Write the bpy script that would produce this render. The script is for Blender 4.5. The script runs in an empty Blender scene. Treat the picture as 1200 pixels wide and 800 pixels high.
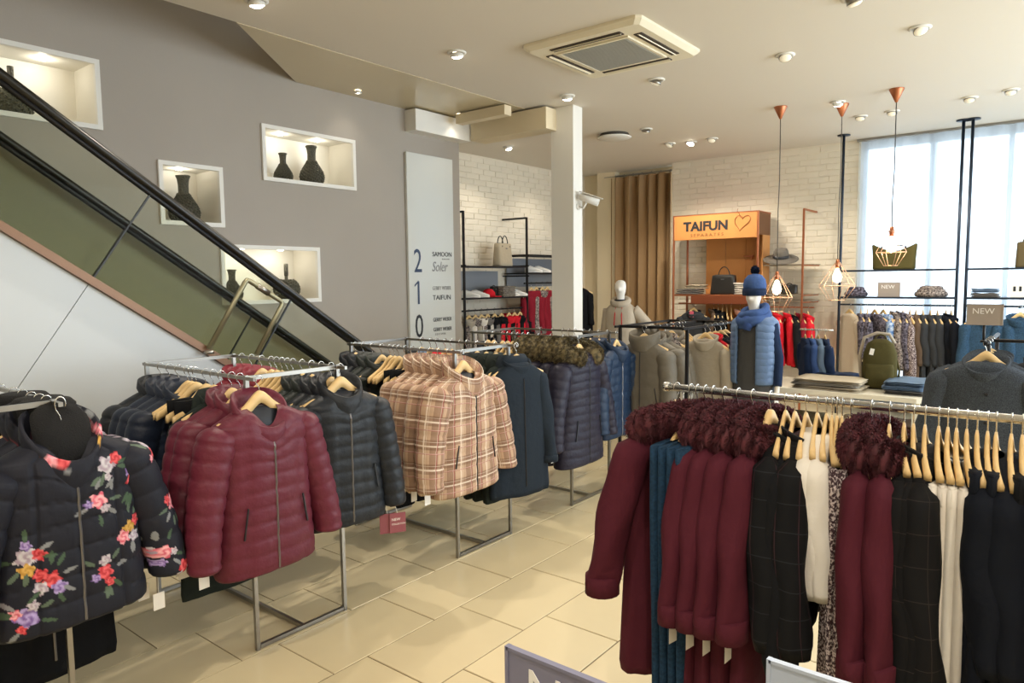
import bpy, bmesh, math, random
from mathutils import Vector, Matrix
PI = math.pi
rnd = random.Random(7)
scene = bpy.context.scene
COL = scene.collection

# ---------------------------------------------------------------- camera
cd = bpy.data.cameras.new('camera')
cd.sensor_width = 36.0
cd.lens = 827.46 / 1200 * 36
cd.clip_start = 0.05
cam = bpy.data.objects.new('camera', cd)
COL.objects.link(cam)
yaw, pitch, roll = 0.67252884, 0.08710336, -0.01086572
F = Vector((-math.sin(yaw) * math.cos(pitch), math.cos(yaw) * math.cos(pitch), -math.sin(pitch)))
R = Vector((math.cos(yaw), math.sin(yaw), 0))
U = R.cross(F)
R2 = math.cos(roll) * R + math.sin(roll) * U
U2 = -math.sin(roll) * R + math.cos(roll) * U
cam.matrix_world = Matrix(((R2.x, U2.x, -F.x, 0), (R2.y, U2.y, -F.y, 0), (R2.z, U2.z, -F.z, 1.65), (0, 0, 0, 1)))
scene.camera = cam

# ---------------------------------------------------------------- world, lights, exposure
w = bpy.data.worlds.new('daylight')
scene.world = w
w.use_nodes = True
w.node_tree.nodes['Background'].inputs[0].default_value = (0.78, 0.90, 1.0, 1)
w.node_tree.nodes['Background'].inputs[1].default_value = 8.0
vs = scene.view_settings
vs.view_transform = 'Standard'
vs.look = 'None'
vs.exposure = -0.62
vs.gamma = 1.0
vs.use_curve_mapping = False
scene.cycles.max_bounces = 8
scene.cycles.transparent_max_bounces = 12
scene.cycles.sample_clamp_indirect = 3
scene.cycles.use_denoising = True
WARM = (1.0, 0.90, 0.76)

def spot(x, y, z, energy, aim=None, size=95, blend=0.7, rad=0.04, col=WARM):
    l = bpy.data.lights.new('spot_light', 'SPOT')
    l.energy = energy; l.spot_size = math.radians(size); l.spot_blend = blend
    l.shadow_soft_size = rad; l.color = col
    o = bpy.data.objects.new('spot_light', l); COL.objects.link(o)
    o.location = (x, y, z)
    if aim is not None:
        o.rotation_euler = (Vector(aim) - Vector((x, y, z))).to_track_quat('-Z', 'Y').to_euler()
    return o

def area(loc, aim, sx, sy, energy, col):
    l = bpy.data.lights.new('area_light', 'AREA')
    l.shape = 'RECTANGLE'; l.size = sx; l.size_y = sy; l.energy = energy; l.color = col
    o = bpy.data.objects.new('area_light', l); COL.objects.link(o)
    o.location = loc
    o.rotation_euler = (Vector(aim) - Vector(loc)).to_track_quat('-Z', 'Y').to_euler()
    return o
# soft fill added in the unseen half of the shop, behind and beside the camera
area((0.8, -1.0, 3.2), (0.6, -0.7, 0), 3.5, 3.0, 80, (1.0, 0.95, 0.86))
area((2.2, 3.2, 3.2), (2.0, 3.4, 0), 1.8, 3.5, 55, (1.0, 0.95, 0.88))
# cool daylight fill added on the right, out of view
area((2.9, 5.5, 1.9), (-3, 4.5, 1.4), 5.0, 2.4, 380, (0.78, 0.90, 1.0))
area((-4.7, -0.6, 5.1), (-4.75, 0.2, 2.5), .8, 2.5, 60, (1.0, 0.95, 0.85))  # fill added in the upper stairwell to brighten the grey wall
# unseen fill spots added behind the camera, aimed at the racks
for q in ((0.3, 0.3, 150, (-1.6, 1.8, 0)), (-1.9, -0.4, 170, (-2.7, 1.2, 0.4)), (1.2, 1.2, 90, (0.2, 2.4, 0.4))):
    spot(q[0], q[1], 3.22, q[2] * 1.25, q[3], 100, 0.6, .025)

# ---------------------------------------------------------------- helpers
def lin(h):
    h = h.lstrip('#')
    c = [int(h[i:i + 2], 16) / 255 for i in (0, 2, 4)]
    return tuple((x / 12.92 if x <= 0.04045 else ((x + 0.055) / 1.055) ** 2.4) for x in c) + (1.0,)

MATS = {}
def mat(name, col='#808080', rough=0.6, metal=0.0, bump=0.0, bscale=30.0, dist=0.01, spec=0.5, var=0.0, vscale=6.0, col2=None, sheen=0.0, stretch=None):
    """principled paint / cloth / metal with optional noise bump and two-tone noise colour"""
    if name in MATS: return MATS[name]
    m = bpy.data.materials.new(name); m.use_nodes = True
    nt = m.node_tree; b = nt.nodes['Principled BSDF']
    c = lin(col) if isinstance(col, str) else tuple(col) + (1.0,)
    b.inputs['Base Color'].default_value = c
    b.inputs['Roughness'].default_value = rough
    b.inputs['Metallic'].default_value = metal
    b.inputs['Specular IOR Level'].default_value = spec
    if sheen:
        b.inputs['Sheen Weight'].default_value = sheen
    tc = nt.nodes.new('ShaderNodeTexCoord')
    src = tc.outputs['Object']
    if stretch:
        mp = nt.nodes.new('ShaderNodeMapping'); mp.inputs['Scale'].default_value = stretch
        nt.links.new(src, mp.inputs[0]); src = mp.outputs[0]
    if col2 or var:
        n = nt.nodes.new('ShaderNodeTexNoise'); n.inputs['Scale'].default_value = vscale; n.inputs['Detail'].default_value = 6
        nt.links.new(src, n.inputs['Vector'])
        cr = nt.nodes.new('ShaderNodeValToRGB')
        cr.color_ramp.elements[0].position = 0.35; cr.color_ramp.elements[1].position = 0.65
        c2 = lin(col2) if col2 else tuple(x * (1 - var) for x in c[:3]) + (1,)
        cr.color_ramp.elements[0].color = c; cr.color_ramp.elements[1].color = c2
        nt.links.new(n.outputs['Fac'], cr.inputs[0]); nt.links.new(cr.outputs[0], b.inputs['Base Color'])
    if bump:
        n2 = nt.nodes.new('ShaderNodeTexNoise'); n2.inputs['Scale'].default_value = bscale; n2.inputs['Detail'].default_value = 4
        nt.links.new(src, n2.inputs['Vector'])
        bp = nt.nodes.new('ShaderNodeBump'); bp.inputs['Strength'].default_value = bump; bp.inputs['Distance'].default_value = dist
        nt.links.new(n2.outputs['Fac'], bp.inputs['Height']); nt.links.new(bp.outputs[0], b.inputs['Normal'])
    MATS[name] = m
    return m

def emit(name, col, strength):
    if name in MATS: return MATS[name]
    m = bpy.data.materials.new(name); m.use_nodes = True
    b = m.node_tree.nodes['Principled BSDF']
    b.inputs['Emission Color'].default_value = lin(col); b.inputs['Emission Strength'].default_value = strength
    b.inputs['Base Color'].default_value = lin(col)
    MATS[name] = m
    return m

class N:
    """tiny node-graph helper"""
    def __init__(s, m): s.nt = m.node_tree; s.b = s.nt.nodes['Principled BSDF']
    def node(s, t, **k):
        n = s.nt.nodes.new(t)
        for a, v in k.items(): setattr(n, a, v)
        return n
    def put(s, sock, v):
        if hasattr(v, 'is_linked') or hasattr(v, 'links'): s.nt.links.new(v, sock)
        else: sock.default_value = v
    def math(s, op, a, b=0.0):
        n = s.node('ShaderNodeMath', operation=op); s.put(n.inputs[0], a); s.put(n.inputs[1], b); return n.outputs[0]
    def mix(s, f, a, b):
        n = s.node('ShaderNodeMix', data_type='RGBA'); s.put(n.inputs[0], f); s.put(n.inputs[6], a); s.put(n.inputs[7], b); return n.outputs[2]
    def stripe(s, u, period, width, off=0.0):
        f = s.math('FRACT', s.math('ADD', s.math('DIVIDE', u, period), off))
        return s.math('LESS_THAN', f, width)

def newmat(name, rough):
    m = bpy.data.materials.new(name); m.use_nodes = True; MATS[name] = m
    m.node_tree.nodes['Principled BSDF'].inputs['Roughness'].default_value = rough
    m.node_tree.nodes['Principled BSDF'].inputs['Specular IOR Level'].default_value = .5 if rough < .5 else .2
    return m, N(m)

class MB:
    def __init__(s): s.v = []; s.f = []; s.uv = []; s.sm = []
    def add(s, v, f, smooth=False, uv=None):
        o = len(s.v); s.v += [tuple(p) for p in v]
        for i, q in enumerate(f):
            s.f.append([o + k for k in q]); s.sm.append(smooth); s.uv.append(uv[i] if uv else None)
        return s
    def box(s, c, d, rot=None, bev=0.0):
        x, y, z = (k / 2 for k in d); c = Vector(c)
        if bev <= 0:
            P = [Vector((i * x, j * y, k * z)) for k in (-1, 1) for j in (-1, 1) for i in (-1, 1)]
            Fc = [(0, 2, 3, 1), (4, 5, 7, 6), (0, 1, 5, 4), (2, 6, 7, 3), (0, 4, 6, 2), (1, 3, 7, 5)]
        else:
            b = min(bev, x * .95, y * .95, z * .95); P = []; Fc = []
            for zz, ins in ((-z, b), (-z + b, 0), (z - b, 0), (z, b)):
                X, Y = x - ins, y - ins; k = b * .6
                for px, py in ((-X + k, -Y), (X - k, -Y), (X, -Y + k), (X, Y - k), (X - k, Y), (-X + k, Y), (-X, Y - k), (-X, -Y + k)): P.append(Vector((px, py, zz)))
            for r in range(3):
                for i in range(8): Fc.append((r * 8 + i, r * 8 + (i + 1) % 8, r * 8 + 8 + (i + 1) % 8, r * 8 + 8 + i))
            Fc.append(tuple(range(7, -1, -1))); Fc.append(tuple(range(24, 32)))
        if rot is not None: P = [rot @ p for p in P]
        return s.add([p + c for p in P], Fc)
    def loft(s, rings, closed=True, cap0=True, cap1=True, smooth=True, uv=False):
        n = len(rings[0]); o = []; P = [p for r in rings for p in r]; Fc = []; UV = []
        us = []
        if uv:
            for r in rings:
                a = [0.0]
                for i in range(n): a.append(a[-1] + (Vector(r[(i + 1) % n]) - Vector(r[i])).length)
                us.append(a)
            mid = us[len(us) // 2]; vv = [0.0]
            for i in range(len(rings) - 1): vv.append(vv[-1] + (Vector(rings[i + 1][n // 4]) - Vector(rings[i][n // 4])).length)
        for i in range(len(rings) - 1):
            for j in range(n if closed else n - 1):
                k = (j + 1) % n
                Fc.append((i * n + j, i * n + k, (i + 1) * n + k, (i + 1) * n + j))
                if uv: UV.append([(mid[j], vv[i]), (mid[j + 1], vv[i]), (mid[j + 1], vv[i + 1]), (mid[j], vv[i + 1])])
        if closed and cap0: Fc.append(tuple(range(n - 1, -1, -1))); UV.append(None)
        if closed and cap1: Fc.append(tuple((len(rings) - 1) * n + j for j in range(n))); UV.append(None)
        return s.add(P, Fc, smooth, UV if uv else None)
    def tube(s, pts, r, seg=8, closed=False, flat=None):
        pts = [Vector(p) for p in pts]; rings = []; n = len(pts)
        rr = r if isinstance(r, (list, tuple)) else [r] * n
        up = None
        for i, p in enumerate(pts):
            t = (pts[(i + 1) % n] - pts[i - 1]) if closed else (pts[min(i + 1, n - 1)] - pts[max(i - 1, 0)])
            t.normalize()
            if up is None:
                up = Vector((0, 0, 1)) if abs(t.z) < .9 else Vector((1, 0, 0))
            a = up - t * up.dot(t)
            if a.length < 1e-5: a = Vector((0, 1, 0)) - t * t.y
            a.normalize(); b = t.cross(a); up = a
            rings.append([p + (a * math.cos(2 * PI * k / seg) + b * math.sin(2 * PI * k / seg)) * rr[i] for k in range(seg)])
        if closed: rings.append(rings[0])
        return s.loft(rings, True, not closed, not closed, smooth=seg > 4)
    def bar(s, a, b, w, h=None):
        """square bar between two points"""
        a, b = Vector(a), Vector(b); t = (b - a); L = t.length; t.normalize()
        q = t.to_track_quat('X', 'Z').to_matrix()
        return s.box((a + b) / 2, (L, w, h or w), q)
    def lathe(s, prof, seg=20, c=(0, 0, 0), cap=True):
        c = Vector(c)
        return s.loft([[c + Vector((r * math.cos(2 * PI * k / seg), r * math.sin(2 * PI * k / seg), z)) for k in range(seg)] for r, z in prof], True, cap, cap)
    def move(s, m):
        s.v = [tuple(m @ Vector(p)) for p in s.v]; return s
    def mesh(s, name, m=None):
        me = bpy.data.meshes.new(name)
        me.from_pydata(s.v, [], s.f)
        me.polygons.foreach_set('use_smooth', s.sm)
        if any(u is not None for u in s.uv):
            l = me.uv_layers.new(name='UVMap'); k = 0; buf = []
            for q, u in zip(s.f, s.uv):
                buf += [c for t in u for c in t] if u is not None else [0.0] * (2 * len(q))
            l.data.foreach_set('uv', buf)
        if m: me.materials.append(m)
        me.update()
        return me
    def build(s, name, m, parent=None):
        return link(name, s.mesh(name, m), parent)

def link(name, me, parent=None, loc=None):
    o = bpy.data.objects.new(name, me); COL.objects.link(o)
    if parent: o.parent = parent
    if loc: o.location = loc
    return o
def thing(name, label, cat, loc=(0, 0, 0), rz=0.0, group=None):
    o = bpy.data.objects.new(name, None); COL.objects.link(o)
    o.empty_display_size = .05
    o.location = loc; o.rotation_euler = (0, 0, rz)
    return tag(o, label, cat, group)
def tag(o, label, cat, group=None):
    o['label'] = label; o['category'] = cat
    if group: o['group'] = group
    return o
def struct(name, mb, m, parent=None):
    o = mb.build(name, m, parent)
    o['kind'] = 'structure'
    return o
def text_mesh(body, size, depth=0.002, align='LEFT', off=0.0):
    c = bpy.data.curves.new('lettering', 'FONT'); c.body = body; c.offset = off; c.size = size; c.extrude = depth; c.align_x = align; c.resolution_u = 3
    o = bpy.data.objects.new('lettering', c); COL.objects.link(o)
    dg = bpy.context.evaluated_depsgraph_get()
    me = bpy.data.meshes.new_from_object(o.evaluated_get(dg))
    bpy.data.objects.remove(o)
    return me
def lettering(body, size, m, parent, loc, rot, sx=1.0, depth=0.002, shear=0.0, name='lettering', align='LEFT', off=0.0):
    me = text_mesh(body, size, depth, align, off)
    if shear:
        for v in me.vertices: v.co.x += v.co.y * shear
    me.materials.clear(); me.materials.append(m)
    o = link(name, me, parent, loc); o.rotation_euler = rot; o.scale = (sx, 1, 1)
    return o

ORD = ['', 'first', 'second', 'third', 'fourth', 'fifth', 'sixth', 'seventh', 'eighth', 'ninth', 'tenth', 'eleventh', 'twelfth', 'thirteenth', 'fourteenth', 'fifteenth', 'sixteenth', 'seventeenth', 'eighteenth', 'nineteenth', 'twentieth',
       'twenty-first', 'twenty-second', 'twenty-third', 'twenty-fourth', 'twenty-fifth', 'twenty-sixth', 'twenty-seventh', 'twenty-eighth', 'twenty-ninth', 'thirtieth', 'thirty-first', 'thirty-second', 'thirty-third', 'thirty-fourth', 'thirty-fifth', 'thirty-sixth', 'thirty-seventh', 'thirty-eighth', 'thirty-ninth', 'fortieth']

# ---------------------------------------------------------------- materials
M_plaster = mat('ceiling_plaster', '#dfd7ca', .7, bump=.05, bscale=80)
M_satin = mat('satin_soffit_beige', '#cfc1a2', .22)  # darker, glossier beige than the main ceiling
M_grey = mat('grey_wall_paint', '#aaa298', .65, bump=.05, bscale=60, var=.05, vscale=1.2)
M_cream = mat('cream_wall_paint', '#e2d3b4', .65)
M_white = mat('white_paint', '#eeece6', .5)
M_panel = mat('white_lacquer_panel', '#c3c9cd', .35)
M_grout = mat('grout', '#75654a', .9)
M_mortar = mat('mortar', '#e6dcc8', .9)
M_chrome = mat('chrome', '#d2d2d0', .22, 1.0)
M_steel = mat('brushed_steel', '#9d9a94', .32, 1.0)
M_black = mat('black_metal', '#1b1b1e', .45, .3)
M_bluesteel = mat('blue_black_metal', '#27313f', .4, .5)
M_copper = mat('copper', '#b5714f', .38, .85)
M_brass = mat('brass', '#8f8a70', .4, .7)
M_rubber = mat('handrail_rubber', '#15140f', .35)
M_wood = mat('hanger_wood', '#e2c188', .45, var=.18, vscale=20, stretch=(1, .2, 1))
M_orangewood = mat('copper_veneer', '#c98a4c', .45, var=.1, vscale=3)
M_lamp = emit('lamp_glass', '#fff3dc', 40.0)
M_dimlamp = emit('dim_lamp_glass', '#efe6cf', .5)
M_bulb = emit('filament_bulb', '#ffe2b0', 20.0)
M_cage = mat('pale_copper_wire', '#d2a98c', .35, .7)
M_tagpaper = mat('tag_paper', '#eeeae2', .6)
M_ink = mat('black_ink', '#23262c', .5)
M_navyink = mat('navy_ink', '#2c3d5c', .4)
M_greyink = mat('grey_ink', '#8d8d8d', .5)
M_zip = mat('zip_metal', '#77767a', .35, .8)
M_darkzip = mat('dark_zip', '#17181d', .5)
M_lining = mat('dark_lining', '#20252e', .6)
M_blackplush = mat('black_plush', '#08080a', .95, bump=.6, bscale=250)
M_leather = mat('black_leather', '#1f1d1b', .35, bump=.15, bscale=120)
M_mannequin = mat('mannequin_white', '#efece6', .35)

def nylon(name, col, rough=.48): return mat(name, col, rough, bump=.45, bscale=26, dist=.010, spec=.3)
def cloth(name, col, rough=.85, col2=None, vs_=90): return mat(name, col, rough, bump=.45, bscale=15, dist=.016, col2=col2, vscale=vs_, spec=.15)
nylon('maroon_nylon', '#5f2232'); nylon('navy_nylon', '#1b2333'); nylon('black_nylon', '#1c2026'); nylon('green_nylon', '#222826')
nylon('purple_nylon', '#1f1d2e', .5); nylon('blue_nylon', '#152a44'); nylon('red_nylon', '#7a2230'); nylon('skyblue_nylon', '#5b7397', .38); nylon('grey_nylon', '#645e53', .55)
nylon('lightgrey_nylon', '#746e63', .55)
cloth('maroon_cloth', '#4a1b27'); cloth('darkgreen_cloth', '#262d2b'); cloth('slate_cloth', '#222a33'); cloth('black_cloth', '#121316'); cloth('navy_cloth', '#12161f')
cloth('white_cloth', '#e0dbd2'); cloth('offwhite_cloth', '#d9d2c8'); cloth('denim', '#1a2e42', col2='#223d57'); cloth('bluedenim', '#2a3f54', col2='#34506a')
cloth('red_cloth', '#c31f2c'); cloth('burgundy_cloth', '#7c1a28'); cloth('beige_cloth', '#b3a796'); cloth('grey_cloth', '#6e6a66'); cloth('charcoal_cloth', '#34363a')
cloth('grey_wool', '#2b3038', .95, '#4c5259', 260); cloth('khaki_cloth', '#5b5038'); cloth('pink_cloth', '#cf9c8b'); cloth('brown_cloth', '#5a4a3e'); cloth('olive_cloth', '#4b4526')
cloth('greige_cloth', '#b5a891'); cloth('pale_blue_cloth', '#66798f'); cloth('mid_blue_cloth', '#38547a'); cloth('royal_cloth', '#3f5788'); cloth('deep_navy_cloth', '#1d2b46')
cloth('orange_cloth', '#c98b3a'); cloth('stone_cloth', '#a39b8d')
cloth('scarf_print', '#2a2426', .9, '#a39892', 60); cloth('tunic_print', '#1d1a20', .9, '#6f6a78', 45); cloth('blue_print', '#3d6aa8', .9, '#b7c7dc', 40)

def tweed():
    m, n = newmat('tweed', .95)
    tc = n.node('ShaderNodeTexCoord'); v = n.node('ShaderNodeTexNoise'); v.inputs['Scale'].default_value = 130; v.inputs['Detail'].default_value = 3
    n.nt.links.new(tc.outputs['Object'], v.inputs['Vector'])
    cr = n.node('ShaderNodeValToRGB'); cr.color_ramp.interpolation = 'LINEAR'
    cr.color_ramp.elements[0].position = .46; cr.color_ramp.elements[0].color = lin('#3c2c31'); cr.color_ramp.elements[1].position = .62; cr.color_ramp.elements[1].color = lin('#c9bcbb')
    n.nt.links.new(v.outputs['Fac'], cr.inputs[0]); n.nt.links.new(cr.outputs[0], n.b.inputs['Base Color'])
tweed()
def check(name, base, line1, line2, per, wid):
    m, n = newmat(name, .85)
    uv = n.node('ShaderNodeUVMap'); sp = n.node('ShaderNodeSeparateXYZ'); n.nt.links.new(uv.outputs[0], sp.inputs[0])
    a = n.stripe(sp.outputs[0], per, wid); b = n.stripe(sp.outputs[1], per * 1.1, wid, .3)
    c = n.mix(a, lin(base), lin(line1)); c = n.mix(b, c, lin(line2))
    n.nt.links.new(c, n.b.inputs['Base Color'])
check('window_check', '#0d0e11', '#38242a', '#222428', .075, .04)
check('brown_check', '#0f0f11', '#2b2523', '#2a2523', .075, .03)
def plaid():
    m, n = newmat('plaid', .6)
    uv = n.node('ShaderNodeUVMap'); sp = n.node('ShaderNodeSeparateXYZ'); n.nt.links.new(uv.outputs[0], sp.inputs[0])
    u, v = sp.outputs[0], sp.outputs[1]
    c = lin('#b89a80')
    for s_, o_ in ((u, .1), (v, .35)):
        c = n.mix(n.math('MULTIPLY', n.stripe(s_, .125, .42, o_), .55), c, lin('#70503f'))
    for s_, o_ in ((u, .42), (v, .12)):
        c = n.mix(n.math('MULTIPLY', n.stripe(s_, .125, .07, o_), .75), c, lin('#e2d2c0'))
    for s_, o_ in ((u, .78), (v, .78)):
        c = n.mix(n.math('MULTIPLY', n.stripe(s_, .125, .05, o_), .7), c, lin('#9a4a48'))
    for s_, o_ in ((u, .6), (v, .55)):
        c = n.mix(n.math('MULTIPLY', n.stripe(s_, .0625, .05, o_), .4), c, lin('#e8dccd'))
    n.nt.links.new(c, n.b.inputs['Base Color'])
    t = n.node('ShaderNodeTexNoise'); t.inputs['Scale'].default_value = 30
    bp = n.node('ShaderNodeBump'); bp.inputs['Strength'].default_value = .3; bp.inputs['Distance'].default_value = .01
    tc = n.node('ShaderNodeTexCoord'); n.nt.links.new(tc.outputs['Object'], t.inputs['Vector'])
    n.nt.links.new(t.outputs['Fac'], bp.inputs['Height']); n.nt.links.new(bp.outputs[0], n.b.inputs['Normal'])
plaid()
def printed():
    m, n = newmat('flower_print', .6); n.b.inputs['Specular IOR Level'].default_value = .2
    a = n.node('ShaderNodeAttribute', attribute_name='print'); n.nt.links.new(a.outputs['Color'], n.b.inputs['Base Color'])
    t = n.node('ShaderNodeTexNoise'); t.inputs['Scale'].default_value = 30
    bp = n.node('ShaderNodeBump'); bp.inputs['Strength'].default_value = .25; bp.inputs['Distance'].default_value = .008
    tc = n.node('ShaderNodeTexCoord'); n.nt.links.new(tc.outputs['Object'], t.inputs['Vector'])
    n.nt.links.new(t.outputs['Fac'], bp.inputs['Height']); n.nt.links.new(bp.outputs[0], n.b.inputs['Normal'])
printed()
def varied(name, col, rough, amt, hue=None):
    """per-object colour variation (tiles, bricks)"""
    m, n = newmat(name, rough)
    oi = n.node('ShaderNodeObjectInfo')
    c1 = lin(col); c2 = tuple(x * (1 - amt) for x in c1[:3]) + (1,)
    tc = n.node('ShaderNodeTexCoord'); nz = n.node('ShaderNodeTexNoise'); nz.inputs['Scale'].default_value = 4; nz.inputs['Detail'].default_value = 5
    ad = n.node('ShaderNodeVectorMath', operation='ADD'); n.nt.links.new(tc.outputs['Object'], ad.inputs[0]); n.nt.links.new(oi.outputs['Location'], ad.inputs[1])
    n.nt.links.new(ad.outputs[0], nz.inputs['Vector'])
    f = n.math('ADD', n.math('MULTIPLY', oi.outputs['Random'], .6), n.math('MULTIPLY', nz.outputs['Fac'], .5))
    n.nt.links.new(n.mix(f, c1, c2), n.b.inputs['Base Color'])
    return m, n
M_tile, _ = varied('beige_floor_tile', '#dccca6', .27, .14)
M_brick, nb = varied('white_painted_brick', '#ece3d0', .8, .10)
def glass(name, col, gl=1.0):
    m = bpy.data.materials.new(name); m.use_nodes = True; nt = m.node_tree; MATS[name] = m
    nt.nodes.remove(nt.nodes['Principled BSDF'])
    t = nt.nodes.new('ShaderNodeBsdfTransparent'); t.inputs[0].default_value = col + (1,)
    g = nt.nodes.new('ShaderNodeBsdfGlossy'); g.inputs['Roughness'].default_value = .02
    fr = nt.nodes.new('ShaderNodeFresnel'); fr.inputs[0].default_value = 1.45
    mx = nt.nodes.new('ShaderNodeMixShader')
    ml = nt.nodes.new('ShaderNodeMath'); ml.operation = 'MULTIPLY'; ml.inputs[1].default_value = gl; nt.links.new(fr.outputs[0], ml.inputs[0])
    nt.links.new(ml.outputs[0], mx.inputs[0]); nt.links.new(t.outputs[0], mx.inputs[1]); nt.links.new(g.outputs[0], mx.inputs[2])
    nt.links.new(mx.outputs[0], nt.nodes['Material Output'].inputs[0])
    return m
M_glass = glass('green_tinted_glass', (.915, .93, .865), .03)
M_pane = glass('clear_window_glass', (.95, .98, 1.0))
M_acrylic = glass('clear_acrylic', (.93, .95, .96))
def sheer():
    m = bpy.data.materials.new('sheer_curtain_cloth'); m.use_nodes = True; nt = m.node_tree; MATS['sheer'] = m
    nt.nodes.remove(nt.nodes['Principled BSDF'])
    t = nt.nodes.new('ShaderNodeBsdfTranslucent'); t.inputs[0].default_value = (.88, .93, .97, 1)
    d = nt.nodes.new('ShaderNodeBsdfDiffuse'); d.inputs[0].default_value = (.85, .88, .9, 1)
    tr = nt.nodes.new('ShaderNodeBsdfTransparent'); tr.inputs[0].default_value = (.95, .97, 1, 1)
    a = nt.nodes.new('ShaderNodeMixShader'); a.inputs[0].default_value = .3
    b = nt.nodes.new('ShaderNodeMixShader'); b.inputs[0].default_value = .3
    nt.links.new(t.outputs[0], a.inputs[1]); nt.links.new(d.outputs[0], a.inputs[2])
    nt.links.new(a.outputs[0], b.inputs[1]); nt.links.new(tr.outputs[0], b.inputs[2])
    nt.links.new(b.outputs[0], nt.nodes['Material Output'].inputs[0])
sheer()

# ================================================================ setting
XW, YB, ZC = -5.12, 9.55, 3.30
# floor: slab, then every tile in view as a piece of its own
floor = struct('floor', MB().box((-1.4, 3.3, -.054), (10.4, 13.4, .1)), M_grout)
TW, TL = .408, .6
tile_me = MB().box((0, 0, -.01), (TW - .006, TL - .006, .02), None, .0025).mesh('tile', M_tile)
rest = MB()
for i in range(-6, 16):
    x = -2.785 + TW * (i + .5)
    off = 2.353 + .18 * i
    k0 = int(math.floor((-3.2 - off) / TL))
    for k in range(k0, k0 + 23):
        y = off + (k + .5) * TL
        if y < -3 or y > 9.9: continue
        vis = (.3 < y < 9.2) and (-.85 * y - .9 < x < .1 * y + .55) and x > -4.6
        if vis:
            o = link('tile', tile_me, floor, (x, y, rnd.uniform(-.0008, .0004)))
        else:
            rest.box((x, y, -.011), (TW - .006, TL - .006, .02))
o = rest.build('tile_field', M_tile, floor); o['kind'] = 'stuff'

# ceiling slab, glossy soffit strip beside the grey wall, upper storey of the stairwell
ceil = MB()
ceil.box((-.4, 3.4, ZC + .15), (7.7, 12.9, .3))
ceil.box((-5.35, 7.71, ZC + .15), (2.2, 4.28, .3))
struct('ceiling', ceil, M_plaster)
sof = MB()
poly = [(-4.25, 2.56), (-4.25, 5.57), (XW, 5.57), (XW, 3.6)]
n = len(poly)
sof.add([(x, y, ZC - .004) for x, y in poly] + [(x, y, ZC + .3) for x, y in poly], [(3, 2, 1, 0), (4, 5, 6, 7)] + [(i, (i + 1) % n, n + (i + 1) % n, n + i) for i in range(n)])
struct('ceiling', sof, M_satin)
struct('ceiling', MB().box((-4.7, 1.2, 5.25), (1.2, 9, .1)), M_plaster)
struct('wall_upper', MB().box((-4.2, 1.2, 4.4), (.1, 8.6, 1.62)), M_plaster)
t = MB(); t.box((-5.045, 5.2, 3.18), (.15, .78, .2)); struct('trim_1', t, M_white)
t = MB(); t.box((-4.47, 5.68, 3.18), (.95, .22, .2)); t.box((-4.55, 5.3, 3.235), (.62, .1, .09)); struct('trim_2', t, M_cream)

# grey wall with four lit display niches
niches = [(1.17, 2.05, 2.685, 3.108), (2.445, 2.885, 2.087, 2.507), (3.275, 4.165, 2.479, 2.893), (2.883, 3.745, 1.495, 1.930)]
ys = sorted({-3.2, 5.57} | {v for q in niches for v in q[:2]})
zs = sorted({-.05, 5.2} | {v for q in niches for v in q[2:]})
mb = MB()
for a, b in zip(ys, ys[1:]):
    for c, d in zip(zs, zs[1:]):
        if any(q[0] <= a and b <= q[1] and q[2] <= c and d <= q[3] for q in niches): continue
        mb.add([(XW, a, c), (XW, b, c), (XW, b, d), (XW, a, d)], [(0, 1, 2, 3)])
mb.add([(XW, 5.57, -.05), (-6.4, 5.57, -.05), (-6.4, 5.57, 5.2), (XW, 5.57, 5.2)], [(0, 1, 2, 3)])
mb.add([(-6.4, -3.2, -.05), (-6.4, 5.57, -.05), (-6.4, 5.57, 5.2), (-6.4, -3.2, 5.2)], [(0, 1, 2, 3)])
wall = struct('wall_left', mb, M_grey)
M_niche = mat('niche_white', '#f1ede2', .6)
for a, b, c, d in niches:
    D = .34; x0 = XW - D
    nb_ = MB()
    P = [(XW, a, c), (XW, b, c), (XW, b, d), (XW, a, d), (x0, a, c), (x0, b, c), (x0, b, d), (x0, a, d)]
    nb_.add(P, [(4, 7, 6, 5), (0, 4, 5, 1), (3, 2, 6, 7), (0, 3, 7, 4), (1, 5, 6, 2)])
    nn = nb_.build('niche', M_niche, wall)
    fr = MB(); f_ = .022
    for (p, q) in (((a, c), (b, c)), ((a, d), (b, d))): fr.box((XW + .004, (a + b) / 2, p[1]), (.03, b - a + 2 * f_, f_ * 1.4))
    for p in (a, b): fr.box((XW + .004, p + (f_ * -.3 if p == a else f_ * .3), (c + d) / 2), (.03, f_ * 1.4, d - c - f_ * 1.4))
    fr.build('niche_frame', M_white, nn)
    for yy in ([a + (b - a) * .3, a + (b - a) * .72] if b - a > .6 else [(a + b) / 2]):
        MB().lathe([(.0, d - .012), (.022, d - .012), (.026, d - .001), (.0, d - .001)], 12, (XW - .17, yy, 0)).build('niche_lamp', M_lamp, nn)
        l = bpy.data.lights.new('niche_light', 'POINT'); l.energy = 1.0 if b - a > .6 else 1.3; l.color = (1, .93, .78); l.shadow_soft_size = .02
        lo = bpy.data.objects.new('niche_light', l); COL.objects.link(lo); lo.location = (XW - .17, yy, d - .05)

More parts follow.
